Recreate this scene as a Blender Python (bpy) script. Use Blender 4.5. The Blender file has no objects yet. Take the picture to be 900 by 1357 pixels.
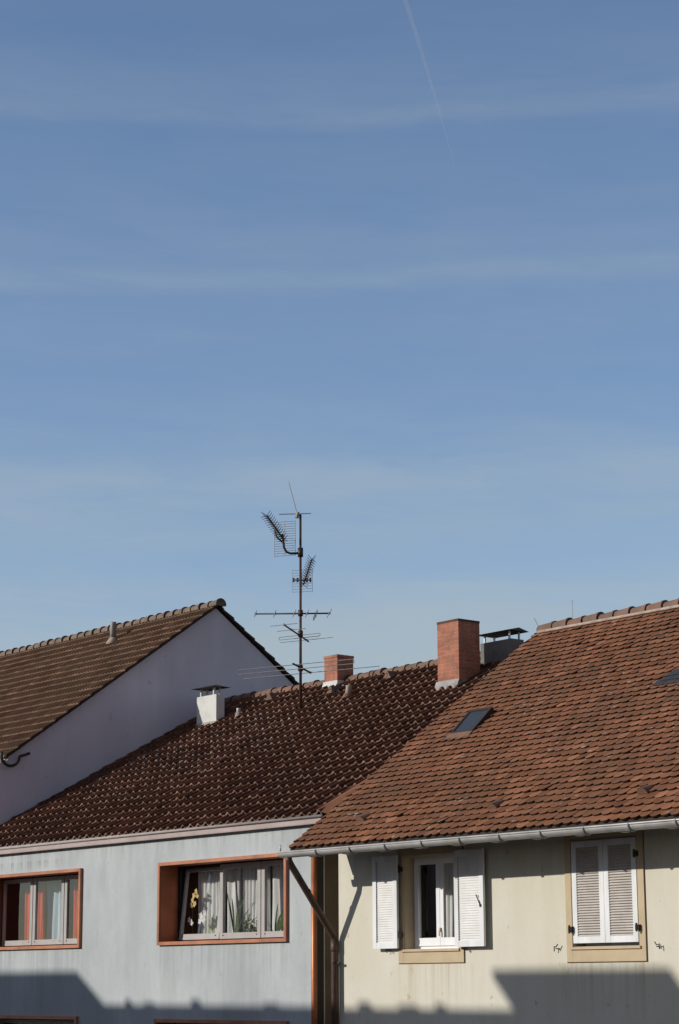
import bpy, math, random
from mathutils import Vector, Matrix
R_ = math.radians
random.seed(7)
scene = bpy.context.scene
col = scene.collection

# ------------------------------------------------------------------ camera, sky, sun, exposure
CAM = Vector((0.0, 0.0, 2.8))
fw = Vector((-0.758, 0.615, 0.218)).normalized()
rt = Vector((0.630, 0.777, -0.005))
rt = (rt - fw * rt.dot(fw)).normalized()
up = rt.cross(fw).normalized()
cd = bpy.data.cameras.new('camera')
cam = bpy.data.objects.new('camera', cd)
col.objects.link(cam)
cd.sensor_fit = 'VERTICAL'
cd.sensor_height = 36.0
cd.lens = 2800.0 / 1357.0 * 36.0
cd.clip_start = 0.1
cd.clip_end = 60000.0
cam.matrix_world = Matrix(((rt.x, up.x, -fw.x, CAM.x), (rt.y, up.y, -fw.y, CAM.y), (rt.z, up.z, -fw.z, CAM.z), (0, 0, 0, 1)))
scene.camera = cam

SUN_EL, SUN_AZ = 21.0, 29.0            # light travels towards +X,+Y: azimuth measured from +Y towards +X
sd = Vector((math.cos(R_(SUN_EL)) * math.sin(R_(SUN_AZ)), math.cos(R_(SUN_EL)) * math.cos(R_(SUN_AZ)), -math.sin(R_(SUN_EL))))
sl = bpy.data.lights.new('sun', 'SUN')
sl.energy = 3.7
sl.angle = R_(0.55)
sl.color = (1.0, 0.95, 0.87)
so = bpy.data.objects.new('sun', sl)
col.objects.link(so)
so.rotation_euler = sd.to_track_quat('-Z', 'Y').to_euler()
so.location = (-30, -30, 40)

w = bpy.data.worlds.new('World')
scene.world = w
w.use_nodes = True
nt = w.node_tree
nt.nodes.clear()


def N(t, kind, **kw):
    n = t.nodes.new(kind)
    for k, v in kw.items():
        setattr(n, k, v)
    return n


def MATH(t, op, a, b=None, clamp=False):
    n = N(t, 'ShaderNodeMath', operation=op, use_clamp=clamp)
    for i, x in enumerate((a, b)):
        if x is None:
            continue
        if isinstance(x, (int, float)):
            n.inputs[i].default_value = x
        else:
            t.links.new(x, n.inputs[i])
    return n.outputs[0]


def MIXC(t, fac, a, b, mode='MIX'):
    n = N(t, 'ShaderNodeMix', data_type='RGBA', blend_type=mode)
    for sock, x in ((n.inputs[0], fac), (n.inputs[6], a), (n.inputs[7], b)):
        if isinstance(x, (int, float)):
            sock.default_value = x
        elif isinstance(x, tuple):
            sock.default_value = (*x[:3], 1)
        else:
            t.links.new(x, sock)
    return n.outputs[2]


sky = N(nt, 'ShaderNodeTexSky', sky_type='NISHITA', sun_disc=False)
sky.sun_elevation = R_(SUN_EL)
sky.sun_rotation = R_(180 + SUN_AZ)
sky.altitude = 200
sky.air_density = 1.0
sky.dust_density = 0.25
sky.ozone_density = 2.0
tc = N(nt, 'ShaderNodeTexCoord')
sep = N(nt, 'ShaderNodeSeparateXYZ')
nt.links.new(tc.outputs['Generated'], sep.inputs[0])
# u runs across the view, z is the sine of elevation: thin high cloud lies in long flat bands
u = MATH(nt, 'ADD', MATH(nt, 'MULTIPLY', sep.outputs[0], 0.63), MATH(nt, 'MULTIPLY', sep.outputs[1], 0.777))
cmb = N(nt, 'ShaderNodeCombineXYZ')
nt.links.new(MATH(nt, 'MULTIPLY', u, 9.0), cmb.inputs[0])
nt.links.new(MATH(nt, 'MULTIPLY', sep.outputs[2], 12.0), cmb.inputs[1])
wn = N(nt, 'ShaderNodeTexNoise')
wn.inputs['Scale'].default_value = 1.0
wn.inputs['Detail'].default_value = 4
nt.links.new(cmb.outputs[0], wn.inputs['Vector'])
zz = MATH(nt, 'ADD', sep.outputs[2], MATH(nt, 'MULTIPLY', MATH(nt, 'SUBTRACT', wn.outputs['Fac'], 0.5), 0.016))
zz = MATH(nt, 'ADD', zz, MATH(nt, 'MULTIPLY', u, -0.014))
pos = MATH(nt, 'DIVIDE', MATH(nt, 'SUBTRACT', zz, 0.1), 0.4, clamp=True)
ramp = N(nt, 'ShaderNodeValToRGB')
ramp.color_ramp.interpolation = 'EASE'
els = ramp.color_ramp.elements
stops = [(0.0, .88), (0.13, .74), (0.20, .48), (0.235, .26), (0.29, .34), (0.335, .42), (0.37, .20), (0.45, .10), (0.535, .13),
         (0.562, .26), (0.582, .15), (0.66, .10), (0.716, .08), (0.735, .21), (0.757, .13), (0.84, .06), (1.0, .02)]
els[0].position, els[1].position = stops[0][0], stops[-1][0]
els[0].color = (stops[0][1],) * 3 + (1,)
els[1].color = (stops[-1][1],) * 3 + (1,)
for p, v in stops[1:-1]:
    e = els.new(p)
    e.color = (v, v, v, 1)
nt.links.new(pos, ramp.inputs[0])
cmb2 = N(nt, 'ShaderNodeCombineXYZ')
nt.links.new(MATH(nt, 'MULTIPLY', u, 7.0), cmb2.inputs[0])
nt.links.new(MATH(nt, 'ADD', MATH(nt, 'MULTIPLY', zz, 46.0), MATH(nt, 'MULTIPLY', u, 2.2)), cmb2.inputs[1])
fn = N(nt, 'ShaderNodeTexNoise')
fn.inputs['Scale'].default_value = 1.0
fn.inputs['Detail'].default_value = 9
fn.inputs['Roughness'].default_value = 0.66
fn.inputs['Distortion'].default_value = 0.35
nt.links.new(cmb2.outputs[0], fn.inputs['Vector'])
cfac = MATH(nt, 'MULTIPLY', ramp.outputs[0], MATH(nt, 'ADD', MATH(nt, 'MULTIPLY', fn.outputs['Fac'], 2.3), -0.2), clamp=True)
# the veil is kept to the viewed side, to hold the shadow fill down
vw = MATH(nt, 'SUBTRACT', MATH(nt, 'MULTIPLY', sep.outputs[1], 0.63), MATH(nt, 'MULTIPLY', sep.outputs[0], 0.777))
gate = N(nt, 'ShaderNodeMapRange')
gate.inputs[1].default_value = 0.15
gate.inputs[2].default_value = 0.75
nt.links.new(vw, gate.inputs[0])
cfac = MATH(nt, 'MULTIPLY', cfac, gate.outputs[0])
hsv = N(nt, 'ShaderNodeHueSaturation')
# unseen sun side dimmed and desaturated, to set the shadow fill
sw = N(nt, 'ShaderNodeMapRange')
sw.inputs[1].default_value = 0.35
sw.inputs[2].default_value = -0.5
nt.links.new(vw, sw.inputs[0])
nt.links.new(MATH(nt, 'SUBTRACT', 1.06, MATH(nt, 'MULTIPLY', sw.outputs[0], 0.5)), hsv.inputs['Saturation'])
nt.links.new(MATH(nt, 'SUBTRACT', 1.0, MATH(nt, 'MULTIPLY', sw.outputs[0], 0.35)), hsv.inputs['Value'])
nt.links.new(sky.outputs[0], hsv.inputs['Color'])
tinted = MIXC(nt, 1.0, hsv.outputs[0], (1.0, 0.965, 1.02), 'MULTIPLY')
skyc = MIXC(nt, cfac, tinted, (3.1, 3.65, 3.95))
bg = N(nt, 'ShaderNodeBackground')
bg.inputs['Strength'].default_value = 0.13
nt.links.new(skyc, bg.inputs['Color'])
wo = N(nt, 'ShaderNodeOutputWorld')
nt.links.new(bg.outputs[0], wo.inputs['Surface'])

vs = scene.view_settings
vs.view_transform = 'Standard'
vs.look = 'None'
vs.exposure = 0.0
vs.gamma = 1.0
vs.use_curve_mapping = False
scene.cycles.max_bounces = 6
scene.cycles.transparent_max_bounces = 12


# ------------------------------------------------------------------ mesh helper
class MB:
    def __init__(s):
        s.v, s.f, s.m = [], [], []

    def add(s, vs_, fs, mi=0):
        b = len(s.v)
        s.v += [Vector(p) for p in vs_]
        for f in fs:
            s.f.append([b + i for i in f])
            s.m.append(mi)
        return s

    def box(s, x0, x1, y0, y1, z0, z1, mi=0):
        return s.add([(x0, y0, z0), (x1, y0, z0), (x1, y1, z0), (x0, y1, z0), (x0, y0, z1), (x1, y0, z1), (x1, y1, z1), (x0, y1, z1)],
                     [(0, 3, 2, 1), (4, 5, 6, 7), (0, 1, 5, 4), (1, 2, 6, 5), (2, 3, 7, 6), (3, 0, 4, 7)], mi)

    def obox(s, c, ax, ay, az, hx, hy, hz, mi=0):
        c, ax, ay, az = Vector(c), Vector(ax).normalized(), Vector(ay).normalized(), Vector(az).normalized()
        p = []
        for k in (-1, 1):
            for i, j in ((-1, -1), (1, -1), (1, 1), (-1, 1)):
                p.append(c + ax * hx * i + ay * hy * j + az * hz * k)
        return s.add(p, [(0, 3, 2, 1), (4, 5, 6, 7), (0, 1, 5, 4), (1, 2, 6, 5), (2, 3, 7, 6), (3, 0, 4, 7)], mi)

    def prism(s, poly, d, mi=0):
        n = len(poly)
        d = Vector(d)
        a = [Vector(p) for p in poly]
        return s.add(a + [p + d for p in a], [tuple(range(n))[::-1], tuple(range(n, 2 * n))] + [(i, (i + 1) % n, n + (i + 1) % n, n + i) for i in range(n)], mi)

    def tube(s, pts, r, n=8, mi=0, caps=True):
        pts = [Vector(p) for p in pts]
        rr = r if isinstance(r, (list, tuple)) else [r] * len(pts)
        vs_, prev = [], None
        for i, p in enumerate(pts):
            t = (pts[min(i + 1, len(pts) - 1)] - pts[max(i - 1, 0)]).normalized()
            if prev is None:
                a = t.cross(Vector((0, 0, 1)))
                if a.length < 0.01:
                    a = t.cross(Vector((1, 0, 0)))
            else:
                a = prev - t * prev.dot(t)
            a.normalize()
            prev = a
            b = t.cross(a)
            for k in range(n):
                g = 2 * math.pi * k / n
                vs_.append(p + (a * math.cos(g) + b * math.sin(g)) * rr[i])
        fs = []
        for i in range(len(pts) - 1):
            for k in range(n):
                fs.append((i * n + k, i * n + (k + 1) % n, (i + 1) * n + (k + 1) % n, (i + 1) * n + k))
        if caps:
            fs.append(tuple(range(n))[::-1])
            fs.append(tuple((len(pts) - 1) * n + k for k in range(n)))
        return s.add(vs_, fs, mi)

    def build(s, name, mats, parent=None, smooth=False, label=None):
        me = bpy.data.meshes.new(name)
        o = bpy.data.objects.new(name, me)
        off = Vector((0, 0, 0))
        q = parent
        while q is not None:
            off += q.location
            q = q.parent
        org = Vector((0, 0, 0))
        if parent is None:
            xs = [v.x for v in s.v]
            ys = [v.y for v in s.v]
            org = Vector(((min(xs) + max(xs)) / 2, (min(ys) + max(ys)) / 2, min(v.z for v in s.v)))
        me.from_pydata([tuple(v - off - org) for v in s.v], [], s.f)
        o.location = org
        if not isinstance(mats, (list, tuple)):
            mats = [mats]
        for m in mats:
            me.materials.append(m)
        me.polygons.foreach_set('material_index', s.m)
        if smooth:
            me.polygons.foreach_set('use_smooth', [True] * len(s.f))
        me.update()
        col.objects.link(o)
        o.parent = parent
        if label:
            o['label'] = label
        return o


def thing(name, label, cat, loc, group=None):
    o = bpy.data.objects.new(name, None)
    o.empty_display_size = 0.3
    col.objects.link(o)
    o.location = loc
    o['label'], o['category'] = label, cat
    if group:
        o['group'] = group
    return o


def tag(o, label, cat, group=None):
    o['label'], o['category'] = label, cat
    if group:
        o['group'] = group
    return o


# ------------------------------------------------------------------ materials
def new_mat(name):
    m = bpy.data.materials.new(name)
    m.use_nodes = True
    t = m.node_tree
    t.nodes.clear()
    out = N(t, 'ShaderNodeOutputMaterial')
    b = N(t, 'ShaderNodeBsdfPrincipled')
    t.links.new(b.outputs[0], out.inputs['Surface'])
    return m, t, b, out


def pos_vec(t, sc=(1, 1, 1)):
    g = N(t, 'ShaderNodeNewGeometry')
    mp = N(t, 'ShaderNodeMapping')
    mp.inputs['Scale'].default_value = sc
    t.links.new(g.outputs['Position'], mp.inputs['Vector'])
    return mp.outputs[0]


def noise(t, vec, scale, detail=4, rough=0.55):
    n = N(t, 'ShaderNodeTexNoise')
    n.inputs['Scale'].default_value = scale
    n.inputs['Detail'].default_value = detail
    n.inputs['Roughness'].default_value = rough
    t.links.new(vec, n.inputs['Vector'])
    return n.outputs['Fac']


def remap(t, x, a, b, c=0.0, d=1.0):
    n = N(t, 'ShaderNodeMapRange')
    n.clamp = True
    t.links.new(x, n.inputs[0])
    for i, v in enumerate((a, b, c, d)):
        n.inputs[i + 1].default_value = v
    return n.outputs[0]


def bump(t, b, h, strength, dist):
    n = N(t, 'ShaderNodeBump')
    n.inputs['Strength'].default_value = strength
    n.inputs['Distance'].default_value = dist
    t.links.new(h, n.inputs['Height'])
    t.links.new(n.outputs[0], b.inputs['Normal'])


def simple(name, c1, c2=None, scale=4.0, rough=0.8, metal=0.0, bmp=0.0, stretch=(1, 1, 1), spec=0.4):
    m, t, b, _ = new_mat(name)
    v = pos_vec(t, stretch)
    f = noise(t, v, scale)
    c2 = c2 or tuple(x * 0.8 for x in c1)
    t.links.new(MIXC(t, remap(t, f, .35, .65), c1, c2), b.inputs['Base Color'])
    b.inputs['Roughness'].default_value = rough
    b.inputs['Metallic'].default_value = metal
    b.inputs['Specular IOR Level'].default_value = spec
    if bmp:
        bump(t, b, noise(t, v, scale * 12), 0.6, bmp)
    return m


def tile_mat(name, c1, c2, var, moss, lichen, lich_thr, lich_scale, rough=0.95, lich_box=None):
    m, t, b, _ = new_mat(name)
    g = N(t, 'ShaderNodeNewGeometry')
    v = pos_vec(t)
    isl = g.outputs['Random Per Island']
    c = MIXC(t, isl, c1, c2)
    # fired-clay value differences from tile to tile
    mid_ = remap(t, noise(t, v, 2.6, 5, .65), .40, .66)
    c = MIXC(t, MATH(t, 'MULTIPLY', mid_, 0.45), c, tuple(x * .72 for x in c2))
    k = remap(t, MATH(t, 'FRACT', MATH(t, 'MULTIPLY', isl, 37.17)), 0, 1, 1 - var, 1 + var)
    hv = N(t, 'ShaderNodeHueSaturation')
    t.links.new(k, hv.inputs['Value'])
    t.links.new(c, hv.inputs['Color'])
    c = hv.outputs[0]
    odd = remap(t, MATH(t, 'FRACT', MATH(t, 'MULTIPLY', isl, 91.7)), .955, .965)
    c = MIXC(t, MATH(t, 'MULTIPLY', odd, .6), c, tuple(min(1, x * 1.55) for x in c1))
    # weathering in big soft patches, fine grain
    big = remap(t, noise(t, v, 0.7, 5), .42, .68)
    c = MIXC(t, MATH(t, 'MULTIPLY', big, 0.55), c, moss)
    fine = remap(t, noise(t, v, 38, 3), .4, .75)
    c = MIXC(t, MATH(t, 'MULTIPLY', fine, 0.3), c, moss)
    sp = remap(t, noise(t, v, lich_scale, 3, .6), lich_thr, lich_thr + .07)
    gate = remap(t, noise(t, v, 0.9, 3), .44, .60)
    lf = MATH(t, 'MULTIPLY', sp, gate)
    if lich_box:
        # lichen grows in one damp area of the slope: centre and radii in metres
        (cx, cy), (rx, ry) = lich_box
        sx = N(t, 'ShaderNodeSeparateXYZ')
        t.links.new(g.outputs['Position'], sx.inputs[0])
        dx = MATH(t, 'DIVIDE', MATH(t, 'SUBTRACT', sx.outputs[0], cx), rx)
        dy = MATH(t, 'DIVIDE', MATH(t, 'SUBTRACT', sx.outputs[1], cy), ry)
        rr = MATH(t, 'ADD', MATH(t, 'MULTIPLY', dx, dx), MATH(t, 'MULTIPLY', dy, dy))
        lf = MATH(t, 'MULTIPLY', sp, remap(t, rr, 1.0, 0.1, 0.06, 1.0))
    c = MIXC(t, MATH(t, 'MULTIPLY', lf, 0.85), c, lichen)
    t.links.new(c, b.inputs['Base Color'])
    b.inputs['Roughness'].default_value = rough
    b.inputs['Specular IOR Level'].default_value = 0.08
    bump(t, b, noise(t, v, 60, 3), 0.5, 0.004)
    return m


def plaster(name, base, dark, light, streak, grain, spots=None, streak_scale=2.2, drips=(), drip_col=None):
    m, t, b, _ = new_mat(name)
    v = pos_vec(t)
    vs_ = pos_vec(t, (streak_scale, streak_scale, 0.16))
    s1 = remap(t, noise(t, vs_, 1.6, 5, .6), .38, .68)
    s2 = remap(t, noise(t, v, 0.9, 5), .4, .65)
    s3 = remap(t, noise(t, pos_vec(t, (2.6, 2.6, .5)), 1.5, 5), .50, .72)
    c = MIXC(t, s2, base, light)
    c = MIXC(t, MATH(t, 'MULTIPLY', s1, streak), c, dark)
    c = MIXC(t, MATH(t, 'MULTIPLY', s3, streak * .6), c, dark)
    gr = remap(t, noise(t, v, 16, 6, .7), .3, .7)
    c = MIXC(t, MATH(t, 'MULTIPLY', gr, .16), c, dark)
    if spots:
        sp = remap(t, noise(t, pos_vec(t, (1, 1, .7)), 6.5, 3, .6), .665, .73)
        c = MIXC(t, MATH(t, 'MULTIPLY', sp, .5), c, spots)
    if drips:
        # run-off stains below sills and gutters: (x0, x1, top, length, strength)
        g = N(t, 'ShaderNodeNewGeometry')
        sx = N(t, 'ShaderNodeSeparateXYZ')
        t.links.new(g.outputs['Position'], sx.inputs[0])
        dn = noise(t, pos_vec(t, (7, 7, .22)), 1.4, 4, .6)
        dm = remap(t, dn, .46, .68)
        for x0, x1, zt, ln, st in drips:
            xm = MATH(t, 'MULTIPLY', remap(t, sx.outputs[0], x0 - .12, x0 + .05), remap(t, sx.outputs[0], x1 + .12, x1 - .05))
            zm = MATH(t, 'MULTIPLY', remap(t, sx.outputs[2], zt - ln, zt - ln * .1), remap(t, sx.outputs[2], zt + .012, zt))
            f = MATH(t, 'MULTIPLY', MATH(t, 'MULTIPLY', xm, zm), MATH(t, 'MULTIPLY', dm, st))
            c = MIXC(t, f, c, drip_col or dark)
    t.links.new(c, b.inputs['Base Color'])
    b.inputs['Roughness'].default_value = 0.92
    b.inputs['Specular IOR Level'].default_value = 0.15
    bump(t, b, noise(t, v, grain, 3), 0.35, 0.006)
    return m


def brick_mat(name, c1, c2, mortar, soot):
    m, t, b, _ = new_mat(name)
    g = N(t, 'ShaderNodeNewGeometry')
    sx = N(t, 'ShaderNodeSeparateXYZ')
    t.links.new(g.outputs['Position'], sx.inputs[0])
    cm = N(t, 'ShaderNodeCombineXYZ')
    t.links.new(MATH(t, 'ADD', sx.outputs[0], sx.outputs[1]), cm.inputs[0])
    t.links.new(sx.outputs[2], cm.inputs[1])
    br = N(t, 'ShaderNodeTexBrick')
    br.inputs['Scale'].default_value = 1.0
    br.inputs['Brick Width'].default_value = 0.25
    br.inputs['Row Height'].default_value = 0.077
    br.inputs['Mortar Size'].default_value = 0.008
    br.inputs['Mortar Smooth'].default_value = 0.2
    br.inputs['Color1'].default_value = (*c1, 1)
    br.inputs['Color2'].default_value = (*c2, 1)
    br.inputs['Mortar'].default_value = (*mortar, 1)
    t.links.new(cm.outputs[0], br.inputs['Vector'])
    v = pos_vec(t)
    f = remap(t, noise(t, v, 4, 7, .7), .42, .70)
    c = MIXC(t, MATH(t, 'MULTIPLY', f, .75), br.outputs['Color'], soot)
    t.links.new(c, b.inputs['Base Color'])
    b.inputs['Roughness'].default_value = 0.9
    bump(t, b, MATH(t, 'SUBTRACT', noise(t, v, 30, 3), br.outputs['Fac']), 0.8, 0.010)
    return m


def glass_mat(name, tint=(1, 1, 1), refl=(0.9, 0.95, 1.0), refl_min=0.07):
    m, t, b, out = new_mat(name)
    t.nodes.remove(b)
    tr = N(t, 'ShaderNodeBsdfTransparent')
    tr.inputs[0].default_value = (*tint, 1)
    gl = N(t, 'ShaderNodeBsdfGlossy')
    gl.inputs['Color'].default_value = (*refl, 1)
    gl.inputs['Roughness'].default_value = 0.01
    lw = N(t, 'ShaderNodeLayerWeight')
    lw.inputs['Blend'].default_value = 0.5
    fr = MATH(t, 'ADD', MATH(t, 'MULTIPLY', MATH(t, 'POWER', lw.outputs['Facing'], 4.0), 0.8), refl_min)
    mx = N(t, 'ShaderNodeMixShader')
    t.links.new(fr, mx.inputs[0])
    t.links.new(tr.outputs[0], mx.inputs[1])
    t.links.new(gl.outputs[0], mx.inputs[2])
    t.links.new(mx.outputs[0], out.inputs['Surface'])
    bump_v = noise(t, pos_vec(t), 1.3, 2)
    bn = N(t, 'ShaderNodeBump')
    bn.inputs['Strength'].default_value = 0.15
    bn.inputs['Distance'].default_value = 0.02
    t.links.new(bump_v, bn.inputs['Height'])
    t.links.new(bn.outputs[0], gl.inputs['Normal'])
    return m


def cloth_mat(name, c, trans=0.4, alpha=0.0):
    m, t, b, out = new_mat(name)
    t.nodes.remove(b)
    df = N(t, 'ShaderNodeBsdfDiffuse')
    tl = N(t, 'ShaderNodeBsdfTranslucent')
    tp = N(t, 'ShaderNodeBsdfTransparent')
    f = noise(t, pos_vec(t, (1, 1, .2)), 9, 3)
    cc = MIXC(t, remap(t, f, .4, .7), c, tuple(x * .8 for x in c))
    t.links.new(cc, df.inputs[0])
    t.links.new(cc, tl.inputs[0])
    a = N(t, 'ShaderNodeMixShader')
    a.inputs[0].default_value = trans
    t.links.new(df.outputs[0], a.inputs[1])
    t.links.new(tl.outputs[0], a.inputs[2])
    a2 = N(t, 'ShaderNodeMixShader')
    a2.inputs[0].default_value = alpha
    t.links.new(a.outputs[0], a2.inputs[1])
    t.links.new(tp.outputs[0], a2.inputs[2])
    t.links.new(a2.outputs[0], out.inputs['Surface'])
    return m


M = {}
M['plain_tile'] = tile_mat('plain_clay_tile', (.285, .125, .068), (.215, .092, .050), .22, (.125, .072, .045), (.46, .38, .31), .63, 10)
M['dark_pan'] = tile_mat('dark_pan_tile', (.145, .060, .036), (.110, .045, .027), .34, (.065, .031, .020), (.55, .51, .47), .62, 11, .9, ((-33.8, 24.2), (3.4, 2.6)))
M['brown_pan'] = tile_mat('brown_pan_tile', (.130, .066, .039), (.102, .049, .030), .28, (.100, .066, .040), (.25, .20, .16), .66, 14)
M['plain_edge'] = tile_mat('shadow_tile_edge', (.060, .034, .024), (.045, .026, .019), .3, (.03, .022, .016), (.2, .17, .13), .66, 9)  # edges darkened to stand for the shadow line under each tile
M['dark_nose'] = tile_mat('sunlit_pan_tile_nose', (.36, .245, .185), (.25, .16, .12), .3, (.17, .11, .085), (.62, .58, .54), .58, 16, .9, ((-33.8, 24.2), (3.4, 2.6)))  # paler front faces stand for noses catching the sun
M['brown_nose'] = tile_mat('sunlit_brown_tile_nose', (.36, .27, .20), (.26, .19, .14), .25, (.18, .13, .09), (.3, .25, .2), .66, 14)  # sunlit course lines painted as paler front faces
M['ridge_clay'] = simple('ridge_clay', (.22, .12, .08), (.13, .08, .055), 3, .85, bmp=.004)
M['ridge_brown'] = simple('ridge_brown', (.20, .14, .10), (.11, .08, .06), 3, .85, bmp=.004)
M['mortar'] = simple('pale_mortar', (.42, .35, .29), (.28, .22, .18), 6, .95, bmp=.004)
M['deck'] = simple('dark_roof_boards', (.05, .032, .022), (.035, .022, .016), 3, .9)
M['grey_plaster'] = plaster('weathered_grey_plaster', (.44, .475, .48), (.28, .295, .305), (.505, .54, .54), .42, 55, (.30, .31, .31), .7, ((-36.2, -32.75, 3.44, .8, .5), (-30.3, -26.7, 3.44, .8, .5), (-37.3, -26.1, 5.23, .34, .5), (-36.0, -33.3, 5.05, .22, .8)), (.25, .25, .26))
M['cream_plaster'] = plaster('cream_plaster', (.635, .602, .497), (.50, .45, .345), (.67, .645, .56), .22, 55, (.36, .25, .12), 1.2, ((-24.2, -22.6, 3.08, .8, .5), (-20.7, -19.1, 3.06, .8, .5), (-25.5, -17, 4.7, 1.0, .18)), (.40, .31, .19))
M['gable_plaster'] = plaster('pale_gable_plaster', (.64, .605, .655), (.55, .52, .565), (.71, .67, .72), .42, 40, (.38, .36, .38), 1.0)
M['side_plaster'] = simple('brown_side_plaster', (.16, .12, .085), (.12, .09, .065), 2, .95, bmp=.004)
M['tan_stone'] = simple('painted_tan_stone', (.54, .43, .28), (.47, .37, .24), 3, .85, bmp=.002)
M['copper'] = simple('brown_copper_sheet', (.48, .19, .10), (.29, .12, .07), 2.2, .5, .25, spec=.4)
M['copper_inner'] = simple('copper_reveal_sheet', (.40, .12, .05), (.28, .085, .035), 3, .5, .2)
M['zinc'] = simple('zinc_sheet', (.56, .55, .53), (.40, .385, .365), 3, .45, .35)
M['zinc_dark'] = simple('dull_zinc', (.30, .29, .275), (.22, .21, .20), 5, .6, .3)
M['pink_gutter'] = simple('painted_gutter', (.42, .335, .31), (.35, .275, .25), 3, .55)
M['rim_grey'] = simple('grey_gutter_rim', (.40, .355, .335), (.33, .29, .27), 4, .6)
M['brown_pipe'] = simple('brown_copper_pipe', (.105, .062, .045), (.06, .037, .028), 4, .55, .3, bmp=.003)
M['orange_pipe'] = simple('bright_copper_pipe', (.46, .17, .075), (.34, .12, .05), 5, .45, .4)
M['dark_strip'] = simple('dark_shade_strip', (.035, .028, .025), (.025, .02, .018), 5, .6)
M['brick'] = brick_mat('red_chimney_brick', (.43, .155, .088), (.33, .115, .068), (.42, .235, .165), (.17, .085, .06))
M['soot_brick'] = simple('sooty_brick', (.13, .07, .05), (.06, .04, .032), 9, .95, bmp=.006)
M['flash'] = simple('chimney_flashing', (.36, .33, .31), (.25, .23, .215), 6, .6, .2)
M['white_clad'] = simple('white_fibre_cement', (.66, .66, .63), (.55, .55, .52), 4, .85)
M['grey_render'] = simple('grey_chimney_render', (.20, .185, .17), (.14, .13, .12), 4, .9, bmp=.004)
M['cap_plate'] = simple('black_cap_plate', (.035, .033, .032), (.05, .046, .042), 5, .6)
M['steel'] = simple('galvanised_steel', (.50, .50, .49), (.40, .40, .39), 12, .45, .5)
M['rust'] = simple('rusty_mast_steel', (.085, .05, .042), (.055, .035, .03), 6, .6, .4)
M['alu'] = simple('grey_aluminium_rod', (.30, .29, .28), (.22, .21, .20), 8, .5, .5)
M['black_arm'] = simple('black_plastic', (.022, .02, .02), (.03, .027, .025), 8, .5)
M['white_paint'] = simple('white_gloss_paint', (.78, .79, .80), (.64, .645, .64), 2.5, .6, stretch=(2, 2, .5))
M['louver_paint'] = simple('white_louvre_paint', (.74, .73, .71), (.66, .65, .63), 5, .6)
M['louver_aged'] = simple('beige_louvre_paint', (.56, .52, .48), (.48, .44, .40), 5, .7)
M['frame_grey'] = simple('grey_window_frame', (.40, .385, .37), (.35, .335, .32), 4, .5)
M['gasket'] = simple('black_gasket', (.012, .011, .011), (.016, .015, .015), 6, .7)
M['white_sash'] = simple('white_window_sash', (.80, .81, .83), (.75, .76, .78), 3, .4)
M['iron'] = simple('black_iron', (.03, .026, .024), (.05, .038, .03), 14, .6, .3)
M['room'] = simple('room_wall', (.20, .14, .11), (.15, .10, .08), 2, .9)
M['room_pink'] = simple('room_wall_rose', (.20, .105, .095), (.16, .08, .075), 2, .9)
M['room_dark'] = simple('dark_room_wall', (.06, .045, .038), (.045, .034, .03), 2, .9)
M['glass'] = glass_mat('window_glass', (.93, .94, .94), refl_min=.06)
M['skyglass'] = simple('dark_skylight_glass', (.045, .05, .056), (.038, .043, .05), 3, .28, spec=.35)
M['sheer'] = cloth_mat('white_sheer_curtain', (.88, .88, .86), .25, .03)
M['blue_white'] = cloth_mat('bluish_white_curtain', (.62, .74, .82), .25, .03)
M['red_cloth'] = cloth_mat('red_curtain', (.78, .13, .08), .3)
M['leaf'] = simple('plant_leaf', (.075, .11, .03), (.05, .085, .025), 20, .5)
M['leaf_pale'] = simple('pale_leaf', (.21, .26, .06), (.14, .19, .05), 20, .5)
M['petal_white'] = simple('white_petal', (.75, .73, .70), (.68, .66, .62), 20, .7)
M['petal_yellow'] = simple('yellow_petal', (.68, .50, .22), (.60, .42, .16), 20, .7)
M['pot'] = simple('white_ceramic_pot', (.68, .66, .62), (.6, .58, .54), 8, .4)
M['asphalt'] = simple('asphalt', (.055, .055, .057), (.042, .042, .044), 6, .9, bmp=.004)
M['paving'] = simple('paving_stone', (.20, .155, .12), (.16, .125, .10), 3, .9, bmp=.003)
M['earth'] = simple('ground_soil', (.11, .085, .07), (.09, .075, .055), .3, .95)
M['road_paint'] = simple('white_road_paint', (.72, .72, .70), (.6, .6, .58), 8, .8)
M['opp_wall'] = plaster('warm_white_render', (.58, .44, .33), (.42, .32, .24), (.62, .48, .37), .35, 40)
M['patch_plate'] = simple('dark_patch_plate', (.055, .052, .054), (.04, .038, .04), 9, .55, bmp=.004)

# ------------------------------------------------------------------ ground, street
X0, X1 = -70.0, 20.0
o = MB().add([(-3000, -3000, -0.02), (3000, -3000, -0.02), (3000, 3000, -0.02), (-3000, 3000, -0.02)], [(0, 1, 2, 3)]).build('ground', M['earth'])
o['kind'] = 'structure'
o = MB().box(-200, 200, 11.2, 18.4, -0.3, 0.0).build('road', M['asphalt'])
o['kind'] = 'structure'
for y0, y1 in ((18.4, 34.0), (-12.0, 11.2)):
    o = MB().box(-200, 200, y0, y1, -0.3, 0.12).build('pavement', M['paving'])
    o['kind'] = 'structure'
mk = MB()
for i in range(30):
    x = -70 + i * 4.0
    mk.box(x, x + 2.0, 14.75, 14.87, 0.0, 0.004)
o = mk.build('road_marking', M['road_paint'])
o['kind'] = 'structure'


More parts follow.
